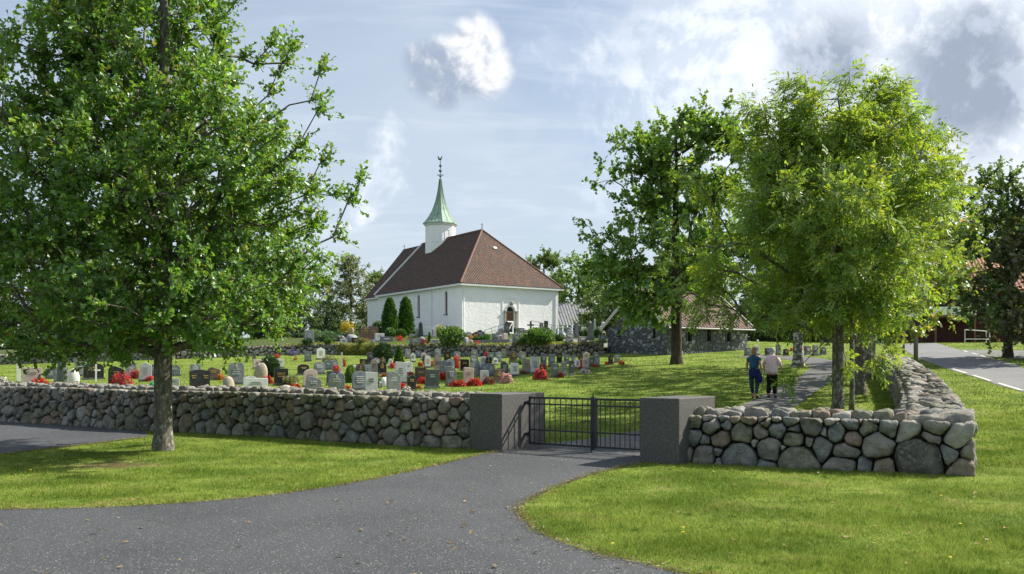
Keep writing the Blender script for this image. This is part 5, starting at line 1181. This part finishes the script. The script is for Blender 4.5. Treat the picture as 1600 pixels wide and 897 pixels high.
def grave(px, py, w, h, shape, colr, label, group, seed, ins=None, yaw=None):
    b_ = at(px, py); s = b_.y/FPX; W_, H_ = w*s*1.08, h*s*1.12; r_ = random.Random(seed); yaw = YAW+R(r_.uniform(-5, 5)) if yaw is None else yaw
    nm = {'rough': 'boulder_gravestone', 'obelisk': 'obelisk', 'column': 'grave_column', 'cross': 'grave_cross', 'post': 'grave_post'}.get(shape, 'headstone')
    root = empty(nm, b_, yaw, label, {'cross': 'cross', 'obelisk': 'obelisk', 'post': 'post'}.get(shape, 'gravestone'), group)
    dp = min(.20, max(.11, W_*.22)); m_ = GC[colr]
    if shape == 'rough':
        boulder(W_, max(W_*.55, .25), H_, r_, m_, 'stone', root)
    elif shape == 'obelisk':
        bh = H_*.18; MB().box(-W_/2, W_/2, -W_/2, W_/2, -.1, bh).build('plinth', m_, root)
        a, c_ = W_*.36, W_*.24; MB().add([(-a, -a, bh), (a, -a, bh), (a, a, bh), (-a, a, bh), (-c_, -c_, H_*.88), (c_, -c_, H_*.88), (c_, c_, H_*.88), (-c_, c_, H_*.88), (0, 0, H_)], [(0,1,5,4),(1,2,6,5),(2,3,7,6),(3,0,4,7),(4,5,8),(5,6,8),(6,7,8),(7,4,8)]).build('shaft', m_, root)
    elif shape == 'column':
        MB().box(-W_*.6, W_*.6, -W_*.6, W_*.6, -.1, H_*.16).build('plinth', m_, root); MB().lathe([(W_*.42, H_*.16), (W_*.40, H_*.9), (W_*.3, H_*.97), (W_*.05, H_)], 12).build('shaft', m_, root, True)
    elif shape == 'cross':
        k = max(.035, W_*.09); MB().box(-k, k, -k*.6, k*.6, -.15, H_).build('upright', m_, root); MB().box(-W_/2, -k, -k*.58, k*.58, H_*.62, H_*.62+2*k).box(k, W_/2, -k*.58, k*.58, H_*.62, H_*.62+2*k).build('arm', m_, root)
    elif shape == 'post':
        MB().box(-W_/2, W_/2, -W_/2, W_/2, -.15, H_*.96).build('post', m_, root); MB().add([(-W_/2, -W_/2, H_*.96), (W_/2, -W_/2, H_*.96), (W_/2, W_/2, H_*.96), (-W_/2, W_/2, H_*.96), (0, 0, H_)], [(0,1,4),(1,2,4),(2,3,4),(3,0,4)]).build('cap', m_, root)
    else:
        bh = min(.10, H_*.14); MB().box(-W_*.56, W_*.56, -dp*.8, dp*.8, -.1, bh).build('plinth', GC['dark grey'] if colr != 'dark grey' else GC['grey'], root)
        o = MB().prism(outline(shape, W_, H_-bh, r_), -dp/2, dp/2).build('slab', m_, root); o.location = (0, 0, bh); bevel(o, .012, 2); o.rotation_euler = (R(r_.uniform(-1.5, 1.5)), R(r_.uniform(-1.2, 1.2)), 0)
        if ins is None: ins = {'black': 'g', 'dark grey': 'w', 'grey': 'w', 'blue-grey': 'w', 'green-grey': 'w', 'brown': 'g'}.get(colr, 'd')
        im = {'g': GOLD, 'w': WHT, 'd': GC['dark grey']}[ins]; mb = MB(); nl = r_.randint(2, 4); cols = (-.3, .3) if shape == 'winged' else (0,)
        for cxx in cols:
            for k in range(nl):
                z = bh+(H_-bh)*(.66-.115*k); l = W_*(.26 if shape != 'winged' else .14)*r_.uniform(.6, 1.1)
                x = -l
                while x < l:      # worn strokes, not letters
                    st_ = r_.uniform(.018, .05); mb.box(W_*cxx+x, W_*cxx+min(x+st_, l), -dp/2-.012, -dp/2+.01, z-.014, z+.014); x += st_+r_.uniform(.012, .028)
        mb.build('inscription', im, root)['kind'] = 'stuff'
        if shape in ('heart',) or ins == 'g' and r_.random() < .4:
            MB().box(-W_*.025, W_*.025, -dp/2-.012, -dp/2+.01, H_*.74, H_*.9).box(-W_*.08, W_*.08, -dp/2-.0125, -dp/2+.0095, H_*.82, H_*.845).build('carved_cross', im, root)
    return root
LOW = [(29,596,5,27,'post','white'),(50,601,26,24,'flat','pinkish'),(79,592,13,14,'flat','blue-grey'),(89,598,8,22,'round','grey'),(98,603,17,36,'rough','dark grey'),(114,601,17,22,'rough','white'),(126,588,16,23,'peak','grey'),(146,593,27,23,'round','black'),(150,597,12,25,'cross','white'),
 (182,602,22,27,'peak','black'),(205,591,15,22,'flat','grey'),(227,596,17,27,'gable','light grey'),(241,588,12,17,'round','green-grey'),(272,588,17,16,'round','blue-grey'),(272,607,15,15,'flat','light grey'),(305,583,15,13,'heart','grey'),(312,609,28,28,'winged','black'),(334,594,17,18,'peak','brown'),
 (369,601,22,31,'heart','grey'),(357,613,17,22,'rough','tan'),(399,615,34,22,'flat','white'),(392,611,18,21,'round','light grey'),(408,592,18,22,'rough','tan'),(402,576,12,13,'flat','pinkish'),(397,565,4,14,'post','dark grey'),(438,575,9,13,'flat','light grey'),(439,602,20,24,'flat','black'),(446,614,20,11,'rough','pinkish'),
 (481,565,10,14,'flat','grey'),(501,562,12,17,'gable','white'),(474,586,17,15,'round','black'),(499,585,16,18,'round','grey'),(513,578,12,13,'flat','blue-grey'),(523,576,10,12,'peak','grey'),(485,606,20,26,'round','pinkish'),(490,616,22,25,'peak','grey'),(520,602,18,20,'flat','dark grey'),(526,616,23,30,'heart','grey'),(534,602,4,46,'cross','white'),
 (562,610,22,27,'round','blue-grey'),(580,617,18,32,'flat','light grey'),(556,582,10,10,'flat','white'),(569,585,14,13,'flat','blue-grey'),(584,589,13,25,'taper','tan'),(597,585,13,18,'round','black'),(601,604,12,13,'rough','white'),(610,574,7,12,'taper','white'),(626,600,17,31,'flat','light grey'),(638,584,12,17,'round','white'),(615,616,21,33,'peak','grey'),
 (643,611,13,23,'gable','black'),(657,596,17,20,'flat','brown'),(675,607,20,27,'flat','dark grey'),(580,568,12,16,'peak','dark grey'),(637,561,8,14,'flat','grey'),(654,559,9,10,'flat','blue-grey'),(684,560,9,14,'gable','grey'),(668,575,9,17,'round','light grey'),(664,572,8,14,'flat','black'),(699,564,10,13,'flat','black'),(714,564,9,13,'flat','grey'),
 (684,581,12,20,'flat','tan'),(704,582,11,19,'round','light grey'),(705,603,15,28,'peak','green-grey'),(726,579,13,16,'flat','black'),(732,602,15,25,'flat','pinkish'),(757,601,12,20,'flat','light grey'),(767,588,11,18,'flat','grey'),(755,577,9,18,'heart','light grey'),(739,576,9,18,'round','grey'),(746,587,9,23,'rough','grey'),(780,598,16,19,'flat','brown'),
 (767,564,9,12,'flat','blue-grey'),(779,566,9,14,'flat','blue-grey'),(787,560,7,13,'flat','grey'),(741,561,9,13,'gable','grey'),(774,570,7,9,'round','white'),(802,569,12,18,'round','brown'),(816,569,11,18,'peak','grey'),(804,588,13,19,'flat','white'),(822,584,12,21,'flat','tan'),(836,585,13,25,'flat','light grey'),(849,573,9,19,'peak','dark grey'),
 (862,573,10,17,'flat','grey'),(867,590,11,20,'flat','green-grey'),(874,568,8,15,'flat','black'),(881,587,7,19,'flat','grey'),(885,569,8,13,'flat','green-grey'),(893,587,7,21,'flat','dark grey'),(896,569,6,12,'flat','blue-grey'),(902,576,8,13,'round','white'),(907,569,7,12,'flat','black'),(924,573,9,13,'flat','green-grey'),(933,573,7,16,'flat','blue-grey'),(954,570,7,14,'round','black'),(964,567,9,11,'flat','grey')]
rq = random.Random(33)
for k in range(60):
    px, py = rq.uniform(560, 935), rq.uniform(563, 597)
    if py > 603-(px-560)*.055 or any(abs(g_[0]-px) < 8 and abs(g_[1]-py) < 7 for g_ in LOW) or 580 < px < 635 and py < 572: continue
    hh_ = 11+(py-560)*.30; LOW.append((round(px), round(py), hh_*rq.uniform(.5, .75), hh_*rq.uniform(.8, 1.15), rq.choice(('flat', 'round', 'peak', 'gable', 'shoulder', 'heart')), rq.choice(('grey', 'light grey', 'black', 'dark grey', 'blue-grey', 'black', 'pinkish', 'brown', 'dark grey'))))
UP = [(570,531,15,19,'shoulder','brown'),(583,531,14,19,'flat','brown'),(549,535,20,11,'rough','grey'),(532,533,14,8,'rough','dark grey'),(550,514,6,16,'column','tan'),(593,534,14,12,'flat','light grey'),(604,535,19,8,'flat','dark grey'),(657,530,9,25,'obelisk','black'),(677,512,5,13,'obelisk','grey'),(648,539,16,9,'flat','grey'),(679,540,12,7,'flat','light grey'),(686,516,8,15,'taper','tan'),(483,536,14,18,'flat','grey'),
 (726,522,6,11,'flat','black'),(750,530,13,13,'shoulder','dark grey'),(777,531,15,9,'flat','grey'),(789,535,6,13,'post','pinkish'),(792,526,9,21,'taper','dark grey'),(829,520,11,17,'cross','black'),(846,519,6,14,'flat','dark grey'),(853,519,6,17,'flat','black'),(807,541,12,14,'flat','grey'),
 (900,528,8,24,'obelisk','dark grey'),(922,532,9,28,'obelisk','dark grey'),(929,520,5,20,'obelisk','grey'),(942,524,6,19,'column','light grey'),(956,523,5,15,'column','light grey'),(890,541,13,15,'round','grey'),(910,541,15,9,'flat','grey'),(952,538,10,12,'round','black'),(941,538,12,9,'flat','grey'),(876,541,9,8,'round','tan'),(873,525,8,10,'flat','grey'),(888,527,9,14,'flat','grey'),(912,522,8,10,'flat','light grey'),(964,537,8,12,'flat','grey')]
rq = random.Random(91)
for k in range(44):
    px, py = rq.uniform(478, 965), rq.choice((522, 526, 531, 536, 540))+rq.uniform(-1.5, 1.5)
    if any(abs(g_[0]-px) < 7 and abs(g_[1]-py) < 5 for g_ in UP) or 600 < px < 640 and py < 526: continue
    UP.append((round(px), round(py), rq.uniform(7, 14), rq.uniform(6, 12), rq.choice(('flat', 'flat', 'round', 'shoulder', 'rough')), rq.choice(('grey', 'dark grey', 'grey', 'light grey', 'brown', 'black'))))
FAR = [(1168,556,10,12,'flat','grey'),(1182,555,9,14,'round','light grey'),(1200,556,10,11,'flat','dark grey'),(1216,555,8,15,'flat','grey'),(1228,556,9,10,'round','black'),(1262,555,11,13,'flat','dark grey'),(1274,556,9,15,'flat','grey'),(1286,555,10,12,'shoulder','dark grey')]
def rows(lst, cuts, names, group, sd):
    by = {}
    for g_ in lst: k = sum(g_[1] < c_ for c_ in cuts); by.setdefault(k, []).append(g_)
    i = 0
    for k, l in by.items():
        for j, g_ in enumerate(sorted(l)):
            i += 1; w_ = 'leftmost' if j == 0 else ('rightmost' if j == len(l)-1 else ordinal(j+1)+' from the left')
            sw = SHW[g_[4]]; noun = sw if g_[4] in ('cross', 'obelisk', 'column', 'post') else sw+' gravestone'
            grave(*g_, '%s %s, %s in %s' % (g_[5], noun, w_, names[k]), group, sd+i)
rows(LOW, (598, 588, 578, 570), ['the lower row by the long wall', 'the second lower row', 'the third lower row', 'the fourth lower row', 'the retaining wall row'], 'gravestones on the lower lawn', 100)
rows(UP, (529,), ['the graves along the terrace edge', 'the graves close to the church'], 'gravestones on the church terrace', 500)
rows(FAR, (), ['the far graves beyond the path'], 'far gravestones beyond the path', 800)
# kerbs of family plots on the terrace
for k, (a0, a1, h_, lb) in enumerate((((733, 540), (803, 541), .30, 'long low granite kerb on the terrace edge before the church front'), ((738, 535), (798, 536), .28, 'second granite kerb step behind the terrace edge kerb'), ((893, 542), (966, 543), .35, 'low granite kerb at the right end of the terrace'), ((935, 547), (963, 548), .25, 'pale kerb stone beside the stone outbuilding'))):
    p = at(*a0); q = at(*a1); wall_between('plot_kerb', p, q, h_, .22, GREYS, lb, 'kerb')
# ------------------------------------------------------------------ flowers
LFL = leaf_mat('bedding_leaf', (.05, .11, .02), (.08, .15, .03), .3, None, .05)
FC = {'red': ((.55, .016, .014), (.70, .03, .02)), 'pink-red': ((.62, .03, .06), (.72, .07, .10)), 'purple': ((.20, .02, .13), (.30, .04, .20)), 'orange': ((.60, .17, .03), (.65, .25, .05)), 'white': ((.75, .72, .70), (.7, .6, .62)), 'pale pink': ((.70, .35, .36), (.75, .5, .48)), 'violet': ((.20, .14, .42), (.28, .2, .5)), 'heather': ((.24, .06, .05), (.32, .12, .09))}
FM = {k: leaf_mat('petal_'+k.replace(' ', '_').replace('-', '_'), v[0], v[1], .3, None, .02, tcol=(1, 1, 1), var=.45) for k, v in FC.items()}
def flower(px, py, w, h, colr, label, seed):
    b_ = at(px, py); s = b_.y/FPX; rx, hz = w*s/2, h*s; rg = np.random.default_rng(seed); root = empty('flower_clump', b_, 0, label, 'flowers', 'flowers on the graves')
    def cloud(n_, q0): 
        a = rg.uniform(0, 2*np.pi, n_); c_ = rg.uniform(0, 1, n_); r_ = np.sqrt(np.maximum(0, 1-c_*c_*.9)); q = rg.uniform(q0, 1.05, n_)*(1+.15*np.sin(3*a+seed)); return np.stack([np.cos(a)*r_*rx*q, np.sin(a)*r_*rx*q*.7, c_*hz*q], 1)
    n_ = int(np.clip(w*h*1.6, 60, 520)); P = cloud(n_, .2); A = unit(rg.normal(0, .6, P.shape)+np.array([0, 0, .4])); N = unit(P*np.array([1/rx, 1/rx, .5/hz])+rg.normal(0, .4, P.shape)); l = rg.uniform(.05, .09, n_)
    V, F = leaf_quads(P, A, N, l, l*.6); np_obj('leaves', V, F, LFL, root)
    n_ = int(n_*.9); P = cloud(n_, .8)*np.array([1, 1, 1.05]); O = unit(P/np.array([rx, rx, hz])); VV = []; FF = []; off = 0
    for k in range(3):
        A = unit(rg.normal(0, .8, P.shape)+O*.3); N = unit(O+rg.normal(0, .35, P.shape)); l = rg.uniform(.035, .065, n_)*max(1, s*22); v_, f_ = leaf_quads(P, A, N, l, l*.9); VV.append(v_); FF.append(f_+off); off += len(v_)
    np_obj('blossom', np.vstack(VV), np.vstack(FF), FM[colr], root)
FL = [(61,601,25,9,'red'),(191,602,32,17,'pink-red'),(212,592,17,13,'pink-red'),(235,596,14,8,'pink-red'),(5,599,14,9,'white'),(344,594,12,9,'orange'),(380,600,15,9,'purple'),(418,600,16,11,'red'),(461,613,21,11,'red'),(433,560,10,7,'red'),(457,556,13,9,'violet'),(462,563,6,6,'orange'),(525,583,12,11,'pink-red'),(541,613,17,10,'orange'),(567,608,7,6,'red'),(600,589,11,5,'orange'),(613,576,10,9,'pink-red'),(626,610,17,11,'red'),(635,612,12,7,'white'),(642,590,8,8,'red'),(662,600,20,9,'red'),(692,594,10,11,'red'),(717,604,26,8,'red'),(742,603,22,10,'red'),(713,576,12,18,'pink-red'),(763,601,19,11,'heather'),(791,599,19,14,'pale pink'),(760,560,8,9,'red'),(845,593,22,15,'pink-red'),(848,577,12,7,'red'),(913,571,12,10,'red'),(910,577,10,6,'red'),(876,590,8,7,'red'),(914,584,15,7,'white'),(971,570,9,6,'red'),(948,570,6,4,'red'),(929,574,9,4,'red'),(675,573,9,9,'red'),(684,563,9,5,'red'),(657,573,10,8,'orange'),(537,573,8,14,'orange'),(578,582,8,5,'red'),(828,580,8,8,'pink-red'),(817,585,10,5,'heather'),(740,584,8,6,'white'),(897,578,7,6,'pale pink'),(655,607,8,5,'orange'),
      (624,533,13,8,'red'),(642,530,11,6,'red'),(662,539,14,9,'pink-red'),(573,534,8,5,'orange'),(735,532,11,8,'orange'),(745,541,8,6,'red'),(736,541,8,7,'white'),(813,542,8,5,'orange'),(783,531,9,8,'white'),(866,529,8,5,'red'),(700,534,9,6,'red'),(1256,548,8,6,'red'),(1237,549,6,5,'pink-red'),(1268,550,6,4,'orange')]
allg = [(g_, 'lower lawn') for g_ in LOW]+[(g_, 'terrace') for g_ in UP]+[(g_, 'far graves') for g_ in FAR]
seen = {}
for k, fl in enumerate(FL):
    g_ = min(allg, key=lambda q: abs(q[0][0]-fl[0])+2*abs(q[0][1]-fl[1]))
    kind_ = '%s flowers beside the %s %s on the %s' % (fl[4], g_[0][5], SHW[g_[0][4]]+('' if g_[0][4] in ('cross', 'obelisk', 'column', 'post') else ' stone'), g_[1])
    seen.setdefault(kind_, []).append(k)
for kind_, ks in seen.items():
    ks.sort(key=lambda i: FL[i][0])
    for j, k in enumerate(ks):
        extra_ = '' if len(ks) == 1 else (', leftmost such clump' if j == 0 else (', rightmost such clump' if j == len(ks)-1 else ', %s such clump from left' % ordinal(j+1)))
        flower(*FL[k], kind_+extra_, 900+k)
# grave lantern, watering can, wreath
p = at(593, 606); k = 12*p.y/FPX; root = empty('grave_lantern', p, R(20), 'small dark metal grave lantern beside the tall light headstone', 'lantern'); w = k*.22
MB().box(-w, w, -w, w, 0, k*.12).build('base', LEAD, root); MB().box(-w*.75, w*.75, -w*.75, w*.75, k*.12, k*.62).build('glass', mat('milky_glass', (.6, .6, .58), rough=.2), root)
for sx_ in (-1, 1):
    for sy_ in (-1, 1): MB().box(sx_*w*.85-.012, sx_*w*.85+.012, sy_*w*.85-.012, sy_*w*.85+.012, k*.12, k*.62).build('upright', LEAD, root)
MB().lathe([(w*1.35, k*.62), (w*.9, k*.75), (w*.2, k*.9), (.01, k)], 8).build('roof', LEAD, root)
p = at(238, 607); root = empty('watering_can', p, R(35), 'green plastic watering can on the grass beside the oak trunk', 'watering can'); GP = mat('green_plastic', (.01, .22, .10), rough=.35, spec=.5)
MB().lathe([(.11, 0), (.12, .02), (.115, .24), (.09, .27), (.075, .265)], 14).build('body', GP, root, True); MB().tube((.10, 0, .06), (.33, 0, .30), .022, .016).lathe([(.001, .29), (.045, .33), (.04, .335)], 10, (.34, 0)).build('spout', GP, root)
hm = MB(); pr = None
for i in range(9):
    a = math.pi*i/8; q = (-.03-.11*math.cos(a) if i else .07, 0, .27+.10*math.sin(a)); 
    if pr: hm.tube(pr, q, .013, n=6)
    pr = q
hm.build('handle', GP, root)
# ------------------------------------------------------------------ people
def skin_body(name, joints, edges, m_, parent, sub=2):
    V = [j[0] for j in joints]; me = bpy.data.meshes.new(name); me.from_pydata(V, edges, []); me.materials.append(m_)
    o = bpy.data.objects.new(name, me); COL.objects.link(o); o.parent = parent
    o.modifiers.new('skin', 'SKIN').use_smooth_shade = True
    for i, j in enumerate(joints): me.skin_vertices[0].data[i].radius = (j[1], j[2] if len(j) > 2 else j[1]); me.skin_vertices[0].data[i].use_root = (i == 0)
    s_ = o.modifiers.new('sub', 'SUBSURF'); s_.levels = sub; s_.render_levels = sub; return o
SKIN = mat('skin', (.48, .29, .21), rough=.6)
def cloth(name, a, b): return mat(name, a, b, 14, rough=.9, bump=.4, bs=18, bd=.02)
def lathe_blob(prof, n_, sx_, sy_, m_, name, parent, cx=0, cy=0, wob=.0, seed=0):
    """closed garment shell: prof of (halfwidth x, halfdepth y, z, offset x, offset y)"""
    V = []; F = []; r_ = random.Random(seed); ph = r_.uniform(0, 6)
    for (rx, ry, z, ox, oy) in prof:
        for i in range(n_):
            a = 2*math.pi*i/n_; k = 1+wob*math.sin(5*a+ph+z*6); V.append((cx+ox+rx*k*math.cos(a), cy+oy+ry*k*math.sin(a), z))
    for k in range(len(prof)-1):
        for i in range(n_): F.append((k*n_+i, k*n_+(i+1) % n_, (k+1)*n_+(i+1) % n_, (k+1)*n_+i))
    F.append(tuple(range(n_-1, -1, -1))); F.append(tuple(range((len(prof)-1)*n_, len(prof)*n_))); o = mesh_obj(name, V, F, m_, parent, True)
    s_ = o.modifiers.new('sub', 'SUBSURF'); s_.levels = 1; s_.render_levels = 1; return o
def hand(parent, wr, dr, side, m_, grip=False):
    """palm and five fingers hanging from wrist wr (side: +1 right)"""
    J = [((wr[0], wr[1], wr[2]), .026, .018), ((wr[0], wr[1]+.01, wr[2]-.05), .036, .018), ((wr[0], wr[1]+.015, wr[2]-.085), .034, .015)]; E = [(0, 1), (1, 2)]
    for k, (dy_, l) in enumerate(((-.027, .065), (-.009, .075), (.009, .07), (.027, .055))):
        a = len(J); c_ = .05 if grip else .018
        J += [((wr[0], wr[1]+.015+dy_, wr[2]-.09), .009), ((wr[0]-side*c_*.4, wr[1]+.015+dy_, wr[2]-.09-l*.5), .0085), ((wr[0]-side*c_, wr[1]+.015+dy_, wr[2]-.09-l*(.55 if grip else .95)), .0075)]; E += [(2, a), (a, a+1), (a+1, a+2)]
    a = len(J); J += [((wr[0]-side*.01, wr[1]+.05, wr[2]-.055), .011), ((wr[0]-side*.02, wr[1]+.065, wr[2]-.09), .009)]; E += [(1, a), (a, a+1)]
    return skin_body('hand', J, E, m_, parent, 1)
def person(px, py, height, face, label, spec):
    b_ = at(px, py); b_.z += .016; root = empty('person', b_, face, label, 'person'); s = height/1.66; root.scale = (s, s, s); return root
HEAD = lambda yb: None
# woman in blue, arms loose, navy jacket tied at the hips (local +y = walking away)
pth = R(-32)
A = person(1178, 623, 1.66, pth, 'person in a blue short-sleeved top with navy jacket tied round the waist, walking away', None)
J = [((0, 0, .92), .145, .105), ((0, .0, 1.08), .125, .095), ((0, .015, 1.26), .15, .105), ((0, .01, 1.38), .12, .08), ((0, .02, 1.455), .055, .055), ((0, .03, 1.53), .07, .085), ((0, .035, 1.61), .074, .088),
     ((.165, .01, 1.36), .058), ((.225, -.03, 1.13), .046), ((.235, .02, .90), .03), ((-.165, .01, 1.36), .058), ((-.235, .02, 1.14), .046), ((-.265, .09, .91), .03),
     ((.085, .0, .84), .092), ((.09, .07, .50), .062), ((.09, .0, .28), .055), ((.09, -.06, .085), .036), ((.095, .06, .04), .034), ((-.085, 0, .84), .092), ((-.09, .03, .50), .062), ((-.09, .11, .27), .055), ((-.09, .16, .085), .036), ((-.095, .29, .045), .034)]
E = [(0,1),(1,2),(2,3),(3,4),(4,5),(5,6),(3,7),(7,8),(8,9),(3,10),(10,11),(11,12),(0,13),(13,14),(14,15),(15,16),(16,17),(0,18),(18,19),(19,20),(20,21),(21,22)]
skin_body('body', J, E, SKIN, A)
hand(A, (.235, .02, .90), 0, 1, SKIN); hand(A, (-.265, .09, .91), 0, -1, SKIN)
BT = cloth('blue_jersey', (.024, .07, .15), (.034, .095, .19)); NV = cloth('navy_cloth', (.008, .014, .075), (.012, .022, .12)); JN = cloth('teal_denim', (.022, .05, .075), (.034, .072, .10))
lathe_blob([(.17, .135, .93, 0, 0), (.155, .125, 1.06, 0, 0), (.17, .135, 1.24, 0, .015), (.195, .12, 1.36, 0, .01), (.13, .09, 1.425, 0, .012), (.07, .07, 1.445, 0, .018)], 14, 1, 1, BT, 'blue_top', A, wob=.015)
for sd_ in (1, -1):
    Js = [((sd_*.15, .01, 1.375), .075), ((sd_*.19, 0 if sd_ > 0 else .015, 1.27), .066), ((sd_*.215, -.02 if sd_ > 0 else .02, 1.19), .06)]; skin_body('sleeve', Js, [(0, 1), (1, 2)], BT, A, 1)
    q = J[13:18] if sd_ > 0 else J[18:23]; skin_body('trouser_leg', [(q[0][0], .108), (q[1][0], .078), (q[2][0], .068), ((q[3][0][0], q[3][0][1], q[3][0][2]+.06), .056)], [(0, 1), (1, 2), (2, 3)], JN, A, 1)
    skin_body('shoe', [((q[3][0][0], q[3][0][1]-.03, .045), .045), ((q[4][0][0], q[4][0][1]+.02, q[4][0][2]), .045), ((q[4][0][0], q[4][0][1]+.10, q[4][0][2]-.005), .036)], [(0, 1), (1, 2)], mat('brown_shoe', (.10, .06, .05), rough=.7), A, 1)
lathe_blob([(.12, .10, .66, .05, -.04), (.175, .145, .71, .04, -.03), (.195, .155, .80, .02, -.02), (.19, .15, .92, .01, -.01), (.175, .14, .99, 0, 0)], 16, 1, 1, NV, 'tied_jacket', A, wob=.05, seed=3)
lathe_blob([(.06, .07, .50, .20, -.05), (.105, .10, .58, .20, -.05), (.11, .10, .72, .19, -.04), (.06, .07, .88, .17, -.03)], 12, 1, 1, NV, 'jacket_sleeve', A, wob=.06, seed=5)
lathe_blob([(.05, .05, 1.40, 0, -.035), (.085, .075, 1.45, 0, -.02), (.095, .095, 1.53, 0, .0), (.092, .105, 1.61, 0, .02), (.06, .07, 1.68, 0, .03), (.01, .01, 1.70, 0, .03)], 14, 1, 1, mat('fair_hair', (.30, .20, .11), (.20, .13, .07), 30, stretch=(1, 1, .1)), 'hair', A, wob=.03)
# woman in pink jacket with two walking poles
B_ = person(1206, 622, 1.62, pth, 'person in a pale pink jacket, black trousers and grey cap, walking away with two poles', None)
J2 = [((0, 0, .92), .15, .11), ((0, .0, 1.08), .135, .105), ((0, .02, 1.26), .155, .11), ((0, .03, 1.38), .12, .085), ((0, .05, 1.45), .055, .055), ((0, .07, 1.52), .07, .085), ((0, .08, 1.60), .074, .088),
     ((.165, .03, 1.35), .058), ((.27, .0, 1.14), .046), ((.285, .17, 1.0), .03), ((-.165, .03, 1.35), .058), ((-.27, -.02, 1.14), .046), ((-.285, .14, 1.0), .03),
     ((.085, .0, .84), .095), ((.09, .09, .50), .064), ((.09, .06, .28), .056), ((.09, .02, .085), .036), ((.095, .14, .04), .034), ((-.085, 0, .84), .095), ((-.09, .04, .50), .064), ((-.09, -.04, .28), .056), ((-.09, -.12, .10), .036), ((-.095, .0, .045), .034)]
skin_body('body', J2, E, SKIN, B_)
hand(B_, (.285, .17, 1.0), 0, 1, SKIN, True); hand(B_, (-.285, .14, 1.0), 0, -1, SKIN, True)
PK = cloth('pale_pink_fabric', (.74, .55, .61), (.80, .64, .69)); BK = cloth('black_cloth', (.008, .008, .009), (.014, .014, .015))
lathe_blob([(.215, .165, .78, 0, 0), (.21, .165, .90, 0, 0), (.20, .155, 1.06, 0, .005), (.205, .155, 1.24, 0, .02), (.205, .13, 1.35, 0, .03), (.14, .10, 1.42, 0, .04), (.075, .075, 1.47, 0, .05)], 16, 1, 1, PK, 'pink_jacket', B_, wob=.02)
for sd_ in (1, -1):
    q = J2[7:10] if sd_ > 0 else J2[10:13]; skin_body('sleeve', [(q[0][0], .088), (q[1][0], .07), (tuple(np.array(q[1][0])*.12+np.array(q[2][0])*.88), .052)], [(0, 1), (1, 2)], PK, B_, 1)
    q = J2[13:18] if sd_ > 0 else J2[18:23]; skin_body('trouser_leg', [(q[0][0], .125), (q[1][0], .098), (q[2][0], .088), ((q[3][0][0], q[3][0][1], q[3][0][2]+.03), .078)], [(0, 1), (1, 2), (2, 3)], BK, B_, 1)
    skin_body('shoe', [((q[3][0][0], q[3][0][1]-.03, .045), .046), ((q[4][0][0], q[4][0][1]+.02, q[4][0][2]), .045), ((q[4][0][0], q[4][0][1]+.09, q[4][0][2]-.005), .036)], [(0, 1), (1, 2)], MATS['brown_shoe'], B_, 1)
lathe_blob([(.075, .08, 1.50, 0, .04), (.098, .11, 1.555, 0, .06), (.096, .112, 1.62, 0, .075), (.065, .075, 1.69, 0, .08), (.01, .01, 1.705, 0, .08)], 14, 1, 1, cloth('grey_knit', (.30, .31, .33), (.38, .39, .41)), 'cap', B_, wob=.02)
lathe_blob([(.05, .04, 1.455, 0, .01), (.082, .05, 1.50, 0, .01), (.08, .06, 1.55, 0, .01)], 12, 1, 1, mat('white_hair', (.6, .6, .58), rough=.8), 'hair', B_)
for sd_, yb in ((1, .10), (-1, -.06)):
    m2 = MB(); x0, y0 = sd_*.285, (.17 if sd_ > 0 else .14)
    tp = Vector((x0, y0+.02, .99)); bt = Vector((sd_*.36, yb, .0)); dvv = (tp-bt).normalized(); wp = B_.matrix_basis @ bt
    m2.tube(bt, tp, .009, .011, 8).tube(tp-dvv*.07, tp+dvv*.06, .017, n=8).lathe([(.035, .06), (.03, .075), (.01, .08)], 10, (bt.x+dvv.x*.07, bt.y+dvv.y*.07))
    o = m2.build('walking_pole', LEAD); o.location = B_.location; o.rotation_euler = B_.rotation_euler; o.scale = B_.scale
    tag(o, 'thin dark walking pole in the %s hand of the person in pink' % ('right' if sd_ > 0 else 'left'), 'walking pole', 'walking poles')
# fallen leaves and bare patches on the front lawn
rg = np.random.default_rng(5); n_ = 420; Y = rg.uniform(6.5, 20, n_); X = Y*rg.uniform(-.6, .6, n_); P = np.stack([X, Y, H0(X, Y)+.03], 1); A_ = unit(rg.normal(0, 1, (n_, 3))*np.array([1, 1, .15])); N_ = unit(rg.normal(0, .25, (n_, 3))+np.array([0, 0, 1])); l = rg.uniform(.04, .09, n_)
V, F = leaf_quads(P, A_, N_, l, l*.6, 'oak'); tag(np_obj('fallen_leaves', V, F, leaf_mat('dead_leaf', (.16, .10, .04), (.28, .22, .10), .2, None, .02)), 'scattered brown fallen leaves on the grass and drive', 'leaves', kind='stuff')
# a few dandelions in the front lawns
rg = np.random.default_rng(12); VV = []; FF = []; off = 0; c_ = 0
while c_ < 9:
    y = rg.uniform(7.5, 17); x = y*rg.uniform(-.56, .56); p = np.array([[x, y]])
    if in_poly(p, DRIVE)[0] or in_poly(p, PARK)[0] or not front_of_wall(p)[0]: continue
    c_ += 1; z = float(H0(x, y))+rg.uniform(.04, .07)
    for k in range(8):
        a = k*.785; r_ = .018; VV += [(x, y, z+.006), (x+r_*math.cos(a), y+r_*math.sin(a), z), (x+r_*math.cos(a+.6), y+r_*math.sin(a+.6), z)]; FF.append((off, off+1, off+2)); off += 3
tag(np_obj('dandelion_heads', np.array(VV), np.array(FF), mat('dandelion_yellow', (.75, .55, .03), rough=.8)), 'tiny yellow dandelions dotted over the front lawns', 'flowers', kind='stuff')
